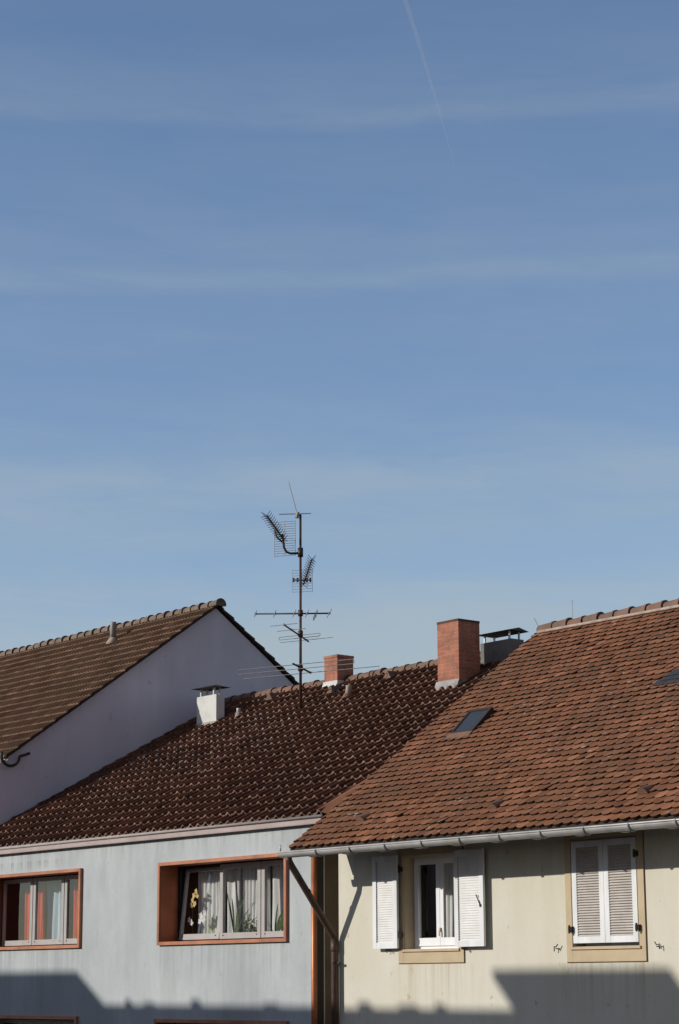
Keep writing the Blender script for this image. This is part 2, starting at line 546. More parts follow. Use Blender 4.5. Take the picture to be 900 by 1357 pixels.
# ------------------------------------------------------------------ builders
def wall_holes(mb, x0, x1, z0, z1, y0, y1, holes, mi=0):
    """a facade slab lying along X with rectangular openings and their reveals"""
    xs = sorted({x0, x1, *[h[0] for h in holes], *[h[1] for h in holes]})
    zs = sorted({z0, z1, *[h[2] for h in holes], *[h[3] for h in holes]})

    def inhole(x, z):
        return any(h[0] < x < h[1] and h[2] < z < h[3] for h in holes)
    for i in range(len(xs) - 1):
        for j in range(len(zs) - 1):
            a, b, c, d = xs[i], xs[i + 1], zs[j], zs[j + 1]
            if inhole((a + b) / 2, (c + d) / 2):
                continue
            mb.add([(a, y0, c), (b, y0, c), (b, y0, d), (a, y0, d)], [(0, 1, 2, 3)], mi)
            mb.add([(a, y1, c), (b, y1, c), (b, y1, d), (a, y1, d)], [(3, 2, 1, 0)], mi)
    for a, b, c, d in holes:
        mb.add([(a, y0, c), (a, y1, c), (a, y1, d), (a, y0, d)], [(0, 1, 2, 3)], mi)
        mb.add([(b, y0, c), (b, y1, c), (b, y1, d), (b, y0, d)], [(3, 2, 1, 0)], mi)
        mb.add([(a, y0, c), (b, y0, c), (b, y1, c), (a, y1, c)], [(0, 1, 2, 3)], mi)
        mb.add([(a, y0, d), (b, y0, d), (b, y1, d), (a, y1, d)], [(3, 2, 1, 0)], mi)
    mb.add([(x0, y0, z0), (x0, y1, z0), (x0, y1, z1), (x0, y0, z1)], [(3, 2, 1, 0)], mi)
    mb.add([(x1, y0, z0), (x1, y1, z0), (x1, y1, z1), (x1, y0, z1)], [(0, 1, 2, 3)], mi)
    mb.add([(x0, y0, z1), (x1, y0, z1), (x1, y1, z1), (x0, y1, z1)], [(0, 1, 2, 3)], mi)


def slope_pt(eave, sgn, pitch):
    """returns f(x, t, h): point at distance t up the slope, h off the surface"""
    ey, ez = eave
    c, s = math.cos(pitch), math.sin(pitch)
    return lambda x, t, h: (x, ey + sgn * (t * c - h * s), ez + t * s + h * c)


S_PROFILE = ((0, 0), (.30, .0), (.48, .38), (.62, .80), (.72, 1.0), (.80, 1.0), (.85, .80), (.90, .18), (.94, .02), (1.0, 0))


def pan_tiles(x0, x1, P, length, E, W_, rolls, amp, step, thick, jit=.004, mi=0, seg=5, lip=0.0, profile=None):
    mb = MB()
    nc = int(math.ceil(length / E))
    nx = int(math.ceil((x1 - x0) / W_))
    Wt = (x1 - x0) / nx
    qs = [p[0] for p in profile] if profile else [i / (rolls * seg) for i in range(rolls * seg + 1)]
    ns = len(qs) - 1
    for k in range(nc):
        for j in range(nx):
            xa = x0 + j * Wt
            t0 = k * E + random.uniform(-jit, jit) * 1.6
            t1 = min(k * E + E + .05, length)
            dh = random.uniform(-jit, jit)
            tw = random.uniform(-jit, jit)
            vs_, lo, fs, ns_ = [], [], [], []
            for i in range(ns + 1):
                q = qs[i]
                ph = 2 * math.pi * q * rolls
                # rounded roll with a flatter pan
                hh = amp * (max(0, math.cos(ph)) ** 1.15 - 0.7 * max(0, -math.cos(ph)))
                if profile:
                    hh = amp * profile[i][1]
                x = xa + q * Wt * 0.995
                hn = step + dh + tw * (q - .5) + hh
                vs_.append(P(x, t0, hn))
                lo.append((P(x, t0 - lip * 0.2, hn - thick), P(x, t1, hh)))
            n = ns + 1
            allv = vs_ + [l[1] for l in lo] + [l[0] for l in lo]
            for i in range(ns):
                fs.append((i, i + 1, n + i + 1, n + i))
                ns_.append((2 * n + i, 2 * n + i + 1, i + 1, i))
            mb.add(allv, fs, 0)
            b0 = len(mb.v) - len(allv)
            for f in ns_:
                mb.f.append([b0 + i for i in f])
                mb.m.append(1)
    return mb


def plain_tiles(x0, x1, P, length, E, W_, arc, step, thick, skip=None):
    mb = MB()
    nc = int(math.ceil(length / E))
    n = 6
    for k in range(nc):
        offx = (k % 2) * W_ / 2
        drift = random.uniform(-.006, .006)
        sag = random.uniform(-.004, .004)
        j = 0
        xa = x0 - offx
        while xa < x1 - .02:
            xl, xr = max(xa, x0), min(xa + W_ - .003, x1)
            if xr - xl > .03 and not (skip and skip((xl + xr) / 2, k * E + .05)):
                t0 = k * E + drift + random.uniform(-.011, .011)
                t1 = min(k * E + E + .15, length)
                dh = random.uniform(0, .007) + sag
                if random.random() < .03:
                    dh += random.uniform(.006, .016)
                tw = random.uniform(-.007, .007)
                sk = random.uniform(-.010, .010)
                a, b, c = [], [], []
                for i in range(n + 1):
                    q = i / n
                    x = xl + (xr - xl) * q
                    xx = (x - xa) / W_ * 2 - 1
                    t = t0 + arc * abs(xx) ** 2.4 + sk * (q - .5)
                    h = step + dh + tw * (q - .5)
                    a.append(P(x, t, h))
                    b.append(P(x, t1, .002))
                    c.append(P(x, t + .002, h - thick))
                fs = []
                m = n + 1
                for i in range(n):
                    fs.append((i, i + 1, m + i + 1, m + i))
                mb.add(a + b + c, fs)
                b0 = len(mb.v) - 3 * m
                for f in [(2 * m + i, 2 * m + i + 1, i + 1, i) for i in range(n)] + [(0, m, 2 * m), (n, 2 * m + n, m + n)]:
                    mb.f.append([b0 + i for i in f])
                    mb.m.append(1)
            xa += W_
    return mb


def ridge_tiles(x0, x1, y, z, L, r0, r1, lift=.0):
    """half-round ridge tiles, each lapping over the next"""
    mb = MB()
    n = int((x1 - x0) / L)
    L = (x1 - x0) / n
    for k in range(n):
        dz = random.uniform(-.012, .012)
        dy = random.uniform(-.01, .01)
        rings = []
        for q, r in ((0.0, r1), (0.12, r1), (0.16, r1 * .9), (1.06, r0)):
            ring = []
            for i in range(9):
                a = math.pi * (i / 8) * 1.16 - math.pi * .08
                ring.append((x0 + (k + 1 - q) * L, y + dy - math.cos(a) * r * 1.05, z + dz + lift + math.sin(a) * r))
            rings.append(ring)
        vs_ = [p for rg in rings for p in rg]
        fs = []
        for a in range(3):
            for i in range(8):
                fs.append((a * 9 + i, a * 9 + i + 1, (a + 1) * 9 + i + 1, (a + 1) * 9 + i))
        fs.append(tuple(range(9)))
        mb.add(vs_, fs)
    return mb


def room(mb, x0, x1, y0, y1, z0, z1, th=.08):
    mb.box(x0 - th, x1 + th, y1, y1 + th, z0, z1)
    mb.box(x0 - th, x0, y0, y1, z0, z1)
    mb.box(x1, x1 + th, y0, y1, z0, z1)
    mb.box(x0 - th, x1 + th, y0, y1 + th, z0 - th, z0)
    mb.box(x0 - th, x1 + th, y0, y1 + th, z1, z1 + th)


def frame_rect(mb, x0, x1, z0, z1, y0, y1, l, r, b, t_, mi=0):
    if l: mb.box(x0, x0 + l, y0, y1, z0, z1, mi)
    if r: mb.box(x1 - r, x1, y0, y1, z0, z1, mi)
    if b: mb.box(x0 + l, x1 - r, y0 + .002, y1 - .002, z0, z0 + b, mi)
    if t_: mb.box(x0 + l, x1 - r, y0 + .002, y1 - .002, z1 - t_, z1, mi)


# ================================================================== HOUSE 2: grey plaster house in the middle
F2, XR2, XL2 = 20.60, -26.13, -37.34
RX2 = -25.74
PITCH2 = R_(28.0)
EY2, EZ2 = 20.50, 5.345
RY2 = 27.02
L2 = (RY2 - EY2) / math.cos(PITCH2)
RZ2 = EZ2 + L2 * math.sin(PITCH2)
h2 = thing('terraced_house', 'grey plastered house with dark brown tiled roof and wide copper framed windows', 'house', ((XL2 + XR2) / 2, 24.0, 0))
W1 = (-36.15, -32.80, 3.50, 4.80)
W2 = (-30.24, -26.76, 3.50, 4.78)
G1 = (-36.15, -32.84, 0.9, 2.21)
G2 = (-30.30, -26.74, 0.9, 2.19)
mb = MB()
wall_holes(mb, XL2, XR2, 0.0, 5.30, F2, F2 + .34, [W1, W2, G1, G2])
mb.build('facade', M['grey_plaster'], h2)
mb = MB()
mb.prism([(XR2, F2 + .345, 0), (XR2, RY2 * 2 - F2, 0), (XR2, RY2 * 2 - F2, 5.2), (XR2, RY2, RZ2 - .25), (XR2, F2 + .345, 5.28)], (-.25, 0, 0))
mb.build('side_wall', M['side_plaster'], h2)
mb = MB()
mb.box(XL2 + .01, XR2 - .26, RY2 * 2 - F2 - .3, RY2 * 2 - F2, 0, 5.15)
mb.build('back_wall', M['grey_plaster'], h2)
# copper corner trim; the dark strip behind it stands for shade
MB().tube([(XR2 + .045, F2 + .02, .15), (XR2 + .045, F2 + .02, 5.22)], .05, 12).build('corner_pipe', M['orange_pipe'], h2, True)
MB().box(XR2 + .004, XR2 + .02, F2 + .07, F2 + .22, .15, 5.2).build('corner_strip', M['dark_strip'], h2)
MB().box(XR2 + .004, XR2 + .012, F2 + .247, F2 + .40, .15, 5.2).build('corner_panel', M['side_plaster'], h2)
MB().box(XR2 + .004, XR2 + .025, F2 + .225, F2 + .245, .15, 5.2).build('corner_bead', M['steel'], h2)

P2 = slope_pt((EY2, EZ2), 1, PITCH2)
P2b = slope_pt((2 * RY2 - EY2, EZ2), -1, PITCH2)
roof2 = pan_tiles(XL2 + .005, RX2, P2, L2 - .04, .345, .215, 1, .052, .034, .026, .009, profile=S_PROFILE).build('roof', [M['dark_pan'], M['dark_nose']], h2)
mb = MB()
mb.prism([P2(XL2 + .01, .08, -.03), P2(XL2 + .01, L2, -.03), P2b(XL2 + .01, .02, -.03), P2b(XL2 + .01, .02, -.16), P2(XL2 + .01, L2, -.18), P2(XL2 + .01, .08, -.16)], (RX2 - XL2 - .03, 0, 0))
mb.build('roof_deck', M['deck'], h2)
ridge_tiles(XL2 + .05, RX2 - .02, RY2, RZ2 + .0, .355, .105, .13).build('ridge_cap', M['ridge_clay'], roof2, True)
fs_ = MB().add([P2(RX2 - .12, .02, .085), P2(RX2 - .12, 1.2, .085), (RX2 + .20, EY2 + 1.2 * math.cos(PITCH2), EZ2 + 1.2 * math.sin(PITCH2) + .12), (RX2 + .20, EY2 + .03, EZ2 - .005)], [(0, 1, 2, 3)])
fs_.build('verge_flashing', M['plain_tile'], roof2)
# eaves gutter: painted fascia box with a rolled rim
g = MB().box(XL2 + .02, RX2 + .02, EY2 - .005, F2 - .003, 5.240, 5.320)
g.box(XL2 + .02, RX2 + .02, EY2 - .002, F2 - .003, 5.228, 5.243)
g2 = g.build('gutter', M['pink_gutter'], h2)
MB().tube([(XL2 + .02, EY2 - .012, 5.335), (RX2 + .025, EY2 - .012, 5.335)], .026, 10).build('gutter_rim', M['rim_grey'], g2, True)


def copper_window(h, op, sash_x, tilt_first, y, label=None):
    """deep copper-lined opening with three grey sashes"""
    x0, x1, z0, z1 = op
    mb = MB()
    p = .055                                         # flange stands proud of the plaster
    e = .05
    mb.box(x0 - e, x0 + .006, y - p, y + .40, z0 - e, z1 + e, 0)
    mb.box(x1 - .006, x1 + e, y - p, y + .40, z0 - e, z1 + e, 0)
    mb.box(x0 + .006, x1 - .006, y - p + .002, y + .40, z0 - e, z0 + .006, 0)
    mb.box(x0 + .006, x1 - .006, y - p + .002, y + .40, z1 - .006, z1 + e, 0)
    # thinner inner lining, redder: bounced light put into its colour
    mb.box(x0 + .008, x0 + .012, y - p + .03, y + .30, z0 + .008, z1 - .008, 1)
    wdw = mb.build('window', [M['copper'], M['copper_inner']], h, label=label)
    fy = y + .30
    fr = MB()
    frame_rect(fr, x0 + .014, x1 - .008, z0 + .008, z1 - .008, fy + .03, fy + .09, .05, .05, .03, .05)
    fr.build('window_frame', M['gasket'], wdw)
    for i in range(3):
        a, b = sash_x[i] + .012, sash_x[i + 1] - .012
        s = MB()
        zb, zt = z0 + .035, z1 - .03
        frame_rect(s, a, b, zb, zt, fy, fy + .055, .085 if i else .045, .085, .095, .07)
        # hinge screws on the bottom rail
        for xx in (a + .1, b - .1):
            s.box(xx - .012, xx + .012, fy - .006, fy - .001, zb + .05, zb + .066, 1)
        pn = MB().add([(a + .03, fy + .026, zb + .05), (b - .03, fy + .026, zb + .05), (b - .03, fy + .026, zt - .04), (a + .03, fy + .026, zt - .04)], [(0, 1, 2, 3)])
        if tilt_first and i == 0:
            # tilted inwards at the top
            rm = Matrix.Rotation(-R_(6.5), 4, 'X')
            pv = Vector((0, fy + .03, zb))
            for q in (s, pn):
                q.v = [rm @ (v - pv) + pv for v in q.v]
        s.build('sash', [M['frame_grey'], M['gasket']], wdw)
        pn.build('glass_pane', M['glass'], wdw)
    return wdw


copper_window(h2, W2, [-30.16, -28.98, -27.83, -26.77], True, F2, 'copper lined window with plants on its sill')
copper_window(h2, W1, [-36.07, -34.96, -33.85, -32.81], False, F2, 'copper lined window with red curtains behind it')
copper_window(h2, G2, [-30.22, -29.04, -27.88, -26.76], False, F2)
copper_window(h2, G1, [-36.07, -34.96, -33.85, -32.85], False, F2)
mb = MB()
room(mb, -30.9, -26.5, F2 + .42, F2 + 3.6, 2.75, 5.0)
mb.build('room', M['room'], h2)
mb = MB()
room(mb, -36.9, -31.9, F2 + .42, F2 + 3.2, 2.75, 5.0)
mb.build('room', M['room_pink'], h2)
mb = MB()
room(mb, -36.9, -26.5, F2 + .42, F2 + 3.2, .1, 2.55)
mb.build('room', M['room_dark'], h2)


# chimneys of house 2
def roofz2(y):
    return EZ2 + (y - EY2) * math.tan(PITCH2)


# A: tall brick stack
ca = MB()
ax0, ax1, ay0, ay1, az1 = -28.56, -27.985, 25.46, 25.98, 9.28
ca.box(ax0, ax1, ay0, ay1, roofz2(ay0) - .25, az1 - .07)
A = ca.build('chimney', M['brick'], h2, label='tall red brick chimney')
MB().box(ax0 - .006, ax1 + .006, ay0 - .006, ay1 + .006, az1 - .069, az1 - .028).build('chimney_top', M['soot_brick'], A)
fl = MB()
zb = roofz2(ay0)
fl.prism([(ax0 - .02, ay0 - .02, zb - .12), (ax0 - .02, ay1 + .02, roofz2(ay1) - .05), (ax0 - .02, ay1 + .02, roofz2(ay1) + .03), (ax0 - .02, ay0 - .02, zb + .10)], (ax1 - ax0 + .04, 0, 0))
fl.prism([(ax0 - .022, ay0 - .06, zb + .085), (ax1 + .022, ay0 - .06, zb + .085), (ax1 + .022, ay0 - .021, zb + .17), (ax0 - .022, ay0 - .021, zb + .17)], (0, .01, -.1))
fl.build('chimney_flashing', M['flash'], A)


# B: short brick stack near the ridge
cb = MB()
bx0, bx1, by0, by1, bz1 = -33.45, -33.03, 26.72, 27.14, 9.33
cb.box(bx0, bx1, by0, by1, roofz2(by0) - .25, bz1 - .05)
cb.box(bx0 - .012, bx1 + .012, by0 - .012, by1 + .012, bz1 - .05, bz1)
B = cb.build('chimney', M['brick'], h2, label='short red brick chimney near the ridge')
fl = MB()
zb = roofz2(by0)
fl.prism([(bx0 - .02, by0 - .02, zb - .15), (bx0 - .02, by1 + .02, zb + .02), (bx0 - .02, by1 + .02, zb + .16), (bx0 - .02, by0 - .02, zb + .15)], (bx1 - bx0 + .04, 0, 0))
fl.prism([(bx0 - .015, by0 - .05, zb + .05), (bx1 + .015, by0 - .05, zb + .05), (bx1 + .03, by0 - .021, zb + .10), (bx0 - .03, by0 - .021, zb + .10)], (0, .01, -.1))
fl.build('chimney_flashing', M['white_clad'], B)

# C: white clad stack with a sheet cowl
cc = MB()
cx0, cx1, cy0, cy1, cz1 = -36.40, -35.70, 25.63, 25.84, 8.72
cc.box(cx0, cx1, cy0, cy1, roofz2(cy0) - .2, cz1)
C_ = cc.build('chimney', M['white_clad'], h2, label='white clad chimney under a flat dark cowl')
for x in (cx0 + .12, cx1 - .12):
    for y in (cy0 + .03, cy1 - .03):
        MB().box(x - .02, x + .02, y - .02, y + .02, cz1 + .001, cz1 + .16).build('cowl_post', M['steel'], C_)
cp = MB()
cxm, cym = (cx0 + cx1) / 2, (cy0 + cy1) / 2
cp.add([(cx0 - .04, cy0 - .14, cz1 + .16), (cx1 + .04, cy0 - .14, cz1 + .16), (cx1 + .04, cy1 + .14, cz1 + .16), (cx0 - .04, cy1 + .14, cz1 + .16),
        (cxm - .2, cym, cz1 + .22), (cxm + .2, cym, cz1 + .22)], [(3, 2, 1, 0), (0, 1, 5, 4), (1, 2, 5), (2, 3, 4, 5), (3, 0, 4)])
cp.build('cowl', M['cap_plate'], C_)
fl = MB()
zb = roofz2(cy0)
fl.prism([(cx0 + .02, cy0 - .08, zb - .02), (cx1 - .15, cy0 - .08, zb - .02), (cx1 + .02, cy0 - .004, zb + .09), (cx0 - .02, cy0 - .004, zb + .09)], (0, .004, -.08))
fl.build('chimney_flashing', M['mortar'], C_)

# D: long low stack with a plate on posts
cdm = MB()
dx0, dx1, dy0, dy1, dz1 = -28.42, -27.60, 26.40, 26.72, 8.93
cdm.box(dx0, dx1, dy0, dy1, roofz2(dy0) - .2, dz1)
D = cdm.build('chimney', M['grey_render'], h2, label='low grey chimney with black plate on posts')
for x in (dx0 + .08, dx1 - .08):
    for y in (dy0 + .04, dy1 - .04):
        MB().box(x - .015, x + .015, y - .015, y + .015, dz1 + .001, dz1 + .15).build('cowl_post', M['steel'], D)
cp = MB()
cp.prism([(dx0 - .05, dy0 - .10, dz1 + .15), (dx0 - .05, dy1 + .10, dz1 + .15), (dx0 - .05, (dy0 + dy1) / 2, dz1 + .21)], (dx1 - dx0 + .1, 0, 0))
cp.build('cowl', M['cap_plate'], D)


# vent pipes and step on roof 2
def vent_pipe(x, y, h, r, mat, parent, zf, lean=0.0, collar=None):
    z = zf(y)
    mb = MB().tube([(x, y, z - .1), (x + lean, y, z + h * .9), (x + lean, y, z + h)], [r, r, r * 1.05], 12)
    o_ = mb.build('vent_pipe', mat, parent, True)
    if collar:
        MB().tube([(x, y - .02, z - .05), (x, y, z + .05), (x + lean * .3, y, z + .11)], [r * 2.1, r * 1.5, r * 1.12], 12).build('pipe_collar', collar, o_, True)
    return o_


vent_pipe(-35.20, 25.84, .20, .045, M['zinc'], h2, roofz2, 0, M['mortar'])
vent_pipe(-31.70, 25.89, .26, .058, M['mortar'], h2, roofz2, .05, M['ridge_clay'])
for x, y in ((-34.95, 26.55), (-32.6, 26.3), (-31.2, 26.6)):
    mb = MB()
    z = roofz2(y)
    mb.add([(x - .12, y - .12, z + .02), (x + .12, y - .12, z + .02), (x, y - .11, z + .17), (x, y + .28, z + .19)], [(0, 1, 2), (1, 3, 2), (0, 2, 3)])
    mb.build('vent_tile', M['ridge_clay'], roof2)


# ================================================================== HOUSE 1: tall gabled house behind on the left
XG, RY1, RZ1 = -37.345, 26.78, 10.96
PITCH1 = R_(35.1)
EY1 = 21.55
VG = XG + .17
L1 = (RY1 - EY1) / math.cos(PITCH1)
EZ1 = RZ1 - L1 * math.sin(PITCH1)
XL1 = -56.0
h1 = thing('gabled_house', 'taller house with brown tiled roof and bare bluish white gable wall', 'house', (-46.5, RY1, 0))
yb, yf = 2 * RY1 - 21.2, 21.2
zc = lambda y: EZ1 + (y - EY1) * math.tan(PITCH1) - .065
mb = MB()
mb.prism([(XG, yf, 0), (XG, yb, 0), (XG, yb, zc(yf)), (XG, RY1, RZ1 - .07), (XG, yf, zc(yf))], (-.3, 0, 0))
mb.build('gable_wall', M['gable_plaster'], h1)
mb = MB().box(XL1, XG - .301, yf, yf + .3, 0, zc(yf) - .05)
mb.box(XL1, XG - .301, yb - .3, yb, 0, zc(yf) - .05)
mb.box(XL1 - .3, XL1 - .001, yf, yb, 0, zc(yf) - .05)
mb.build('wall', M['gable_plaster'], h1)
P1 = slope_pt((EY1, EZ1), 1, PITCH1)
P1b = slope_pt((2 * RY1 - EY1, EZ1), -1, PITCH1)
roof1 = pan_tiles(XL1, VG, P1, L1 - .03, .345, .236, 2, .020, .036, .034, .003).build('roof', [M['brown_pan'], M['brown_nose']], h1)
VB = XG + .06
pan_tiles(XL1, VB, P1b, L1 - .03, .345, .236, 2, .020, .040, .04, .006, seg=3).build('roof', [M['brown_pan'], M['brown_nose']], h1)
mb = MB()
mb.prism([P1(XL1, .03, -.024), P1(XL1, L1, -.024), P1b(XL1, .03, -.024), P1b(XL1, .03, -.05), P1(XL1, L1, -.055), P1(XL1, .03, -.05)], (VG - XL1 - .15, 0, 0))
mb.build('roof_deck', M['deck'], h1)
ridge_tiles(XL1, VG + .03, RY1, RZ1 - .015, .335, .10, .135).build('ridge_cap', M['ridge_brown'], roof1, True)
# stepped verge tiles on both rakes
for vg_, P in ((VG, P1), (VB, P1b)):
    vb = MB()
    for k in range(int(L1 / .345) + 1):
        t0, t1 = k * .345 - .02, min(k * .345 + .36, L1)
        vb.prism([P(vg_ - .05, t0, .046), P(vg_ - .05, t1, .010), P(vg_ - .05, t1, -.022), P(vg_ - .05, t0, .004)], (.052, 0, 0))
    vb.build('verge_tiles', M['deck'], roof1)
roofz1 = lambda y: EZ1 + (y - EY1) * math.tan(PITCH1)
vent_pipe(-40.3, 26.02, .47, .07, M['zinc_dark'], h1, roofz1, .0, M['mortar'])
# gutter end bracket hanging under the eave corner
arc = [(VG - .02, EY1 + .08 - .21 * math.cos(a), EZ1 + .02 - .20 * math.sin(a)) for a in [i * math.pi / 10 for i in range(-1, 11)]]
MB().tube([(VG - .02, EY1 + .52, EZ1 + .10)] + arc[::-1], .03, 8).build('gutter_bracket', M['black_arm'], h1, True)
gt = MB()
seg = [(EY1 - .02 - .10 * math.cos(a), EZ1 - .0 - .10 * math.sin(a)) for a in [i * math.pi / 8 for i in range(9)]]
for i in range(8):
    (ya, za), (yc, zd) = seg[i], seg[i + 1]
    gt.add([(XL1, ya, za), (VG - .1, ya, za), (VG - .1, yc, zd), (XL1, yc, zd)], [(0, 1, 2, 3)])
gt.build('gutter', M['zinc_dark'], h1, True)

# ================================================================== HOUSE 3: cream house with plain tile roof on the right
F3, XL3, XR3 = 20.66, -25.53, -10.0
RX3 = -25.66
PITCH3 = R_(35.566)
EY3, EZ3 = 19.78, 4.79
RY3 = 25.24
L3 = (RY3 - EY3) / math.cos(PITCH3)
RZ3 = EZ3 + L3 * math.sin(PITCH3)
h3 = thing('cream_house', 'cream plastered house with weathered red plain tile roof and white louvred shutters', 'house', (-17.5, 25.0, 0))
OW = (-24.00, -22.80, 3.29, 4.64)         # window with open shutters
CW = (-20.52, -19.30, 3.27, 4.69)         # window with closed shutters
mb = MB()
wall_holes(mb, XL3, XR3, 0, 5.28, F3, F3 + .34, [OW, CW])
mb.build('facade', M['cream_plaster'], h3)
yb3 = 2 * RY3 - F3
mb = MB()
for xx in (XL3, XR3 - .3):
    mb.prism([(xx, F3 + .345, 0), (xx, yb3, 0), (xx, yb3, 5.2), (xx, RY3, RZ3 - .3), (xx, F3 + .345, 5.26)], (.3, 0, 0))
mb.box(XL3 + .301, XR3 - .301, yb3 - .3, yb3, 0, 5.2)
mb.build('wall', M['cream_plaster'], h3)
P3 = slope_pt((EY3, EZ3), 1, PITCH3)
P3b = slope_pt((2 * RY3 - EY3, EZ3), -1, PITCH3)
sky_c = (-24.47, 3.40)                     # skylight centre: x, distance up the slope
in_sky = lambda x, t: abs(x - sky_c[0]) < .26 and abs(t - sky_c[1]) < .30
patch_c = (-20.42, 3.93)
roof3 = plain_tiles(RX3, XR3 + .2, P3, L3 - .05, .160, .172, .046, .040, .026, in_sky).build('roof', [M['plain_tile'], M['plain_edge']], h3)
mb = MB()
mb.prism([P3(RX3 + .03, .05, -.02), P3(RX3 + .03, L3, -.02), P3b(RX3 + .03, .02, -.02), P3b(RX3 + .03, .02, -.07), P3(RX3 + .03, L3, -.09), P3(RX3 + .03, .05, -.07)], (XR3 - RX3 + .1, 0, 0))
mb.build('roof_deck', M['deck'], h3)
ridge_tiles(RX3 + .02, XR3 + .2, RY3, RZ3 + .0, .36, .095, .125).build('ridge_cap', M['ridge_clay'], roof3, True)
mb = MB()
mb.tube([P3(RX3 + .1, L3 - .16, .05), P3(XR3 + .2, L3 - .16, .05)], .028, 8)
mb.build('ridge_mortar', M['mortar'], roof3, True)
# rafters below the eaves
nraf = int((XR3 - XL3) / .80)
for i in range(nraf + 1):
    x = XL3 + .32 + i * .80
    MB().prism([P3(x - .05, .02, -.075), P3(x - .05, 1.15, -.075), P3(x - .05, 1.15, -.20), P3(x - .05, .06, -.20), P3(x - .05, .0, -.15)], (.10, 0, 0)).build('rafter', M['cream_plaster'], h3)
MB().box(RX3 + .03, XR3, EY3 + .022, EY3 + .042, EZ3 - .12, EZ3 + .022).build('fascia_board', M['deck'], h3)
# gutter: half-round zinc with straps
GY, GZ, GR = 19.70, 4.735, .074
gx0, gx1 = -25.72, XR3
g = MB()
prof = [(GY - GR * math.cos(a), GZ - GR * math.sin(a)) for a in [i * math.pi / 10 for i in range(11)]]
inner = [(GY - (GR - .006) * math.cos(a), GZ - (GR - .006) * math.sin(a)) for a in [i * math.pi / 10 for i in range(11)]]
for pr, flip in ((prof, 0), (inner, 1)):
    for i in range(10):
        (ya, za), (yc, zd) = pr[i], pr[i + 1]
        q = [(gx0, ya, za), (gx1, ya, za), (gx1, yc, zd), (gx0, yc, zd)]
        g.add(q, [(0, 1, 2, 3) if flip else (3, 2, 1, 0)])
g.prism([(gx0, y, z) for y, z in prof], (.008, 0, 0))
G3 = g.build('gutter', M['zinc'], h3, True)
MB().tube([(gx0, GY - GR, GZ + .008), (gx1, GY - GR, GZ + .008)], .014, 8).build('gutter_rim', M['zinc'], G3, True)
i = 0
x = -25.72 + .93
while x < XR3 - 1:
    MB().tube([(x, GY - (GR + .010) * math.cos(a), GZ - (GR + .010) * math.sin(a)) for a in [k * math.pi / 10 for k in range(-1, 11)]] + [(x, GY + .09, GZ + .03)], .013, 6).build('gutter_strap', M['zinc_dark'], G3, True)
    x += .79
MB().tube([(gx0 + .03, GY - .04, GZ + .03), (gx0 + .03, GY - .04, GZ + .12)], .012, 6).build('gutter_strap', M['zinc'], G3, True)

# downpipe: swan neck from the gutter end back to the wall corner, then down
PX, PY = -25.52, 20.565
dp = [(-25.55, GY, GZ - .05), (-25.55, GY + .015, GZ - .12), (-25.545, GY + .05, GZ - .18), (PX, PY - .03, 3.52), (PX, PY, 3.46), (PX, PY, 3.40), (PX, PY, .2)]
DP = MB().tube(dp, .052, 14).build('downpipe', M['brown_pipe'], h3, True)
MB().tube([(PX, PY, 3.46), (PX, PY, 3.30), (PX, PY, 3.28)], [.059, .061, .053], 14).build('pipe_joint', M['brown_pipe'], DP, True)
MB().tube([(-25.54, GY + .345, GZ - .557), (-25.539, GY + .372, GZ - .592)], .056, 14).build('pipe_joint', M['brown_pipe'], DP, True)
mb = MB().tube([(PX, PY, 3.095), (PX, PY, 3.125)], .060, 14)
mb.box(PX - .012, PX + .012, PY + .06, F3 + .05, 3.10, 3.12)
mb.box(PX + .07, PX + .115, PY - .012, PY + .012, 3.095, 3.125)
mb.build('pipe_clamp', M['iron'], DP)


def surround(op, w_, y, h, label=None, ext=.11):
    """tan stone architrave standing a little proud, with a stepped sill"""
    x0, x1, z0, z1 = op
    mb = MB()
    frame_rect(mb, x0 - ext, x1 + ext, z0 - .20, z1 + .10, y - .022, y + .03, ext, ext, .16, .10)
    frame_rect(mb, x0 - .005, x1 + .005, z0 - .04, z1 + .002, y + .001, y + .20, .012, .012, .03, .012)
    wd = mb.build('window', M['tan_stone'], h, label=label)
    sl_ = MB().box(x0 - .03, x1 + .03, y - .045, y + .15, z0 - .038, z0 - .003)
    sl_.build('window_sill', M['tan_stone'], wd)
    # fine dark joint outlining the stone
    jt = MB()
    frame_rect(jt, x0 - ext - .012, x1 + ext + .012, z0 - .213, z1 + .112, y - .006, y + .02, .010, .010, .011, .010)
    jt.build('joint_line', M['side_plaster'], wd)
    return wd


w3a = surround(OW, .1, F3, h3, 'open window with its louvred shutters folded back')
w3b = surround(CW, .1, F3, h3, 'window closed by two louvred shutters')
# white casements of the open window
fy = F3 + .17
fr = MB()
x0, x1, z0, z1 = OW
frame_rect(fr, x0 + .008, x1 - .008, z0 + .001, z1 - .01, fy + .025, fy + .085, .06, .06, .05, .06)
fr.build('window_frame', M['white_sash'], w3a)
xm = (x0 + x1) / 2 + .0
for a, b, l, r in ((x0 + .055, xm - .004, .065, .075), (xm + .004, x1 - .055, .075, .065)):
    s = MB()
    frame_rect(s, a, b, z0 + .045, z1 - .055, fy, fy + .05, l, r, .115, .075)
    s.build('sash', M['white_sash'], w3a)
    MB().add([(a + .04, fy + .024, z0 + .11), (b - .04, fy + .024, z0 + .11), (b - .04, fy + .024, z1 - .10), (a + .04, fy + .024, z1 - .10)], [(0, 1, 2, 3)]).build('glass_pane', M['glass'], w3a)
hd = MB().box(xm + .012, xm + .03, fy - .03, fy - .002, z0 + .24, z0 + .30)
hd.box(xm + .008, xm + .034, fy - .04, fy - .028, z0 + .18, z0 + .26)
hd.build('handle', M['tan_stone'], w3a)
fr = MB()
x0, x1, z0, z1 = CW
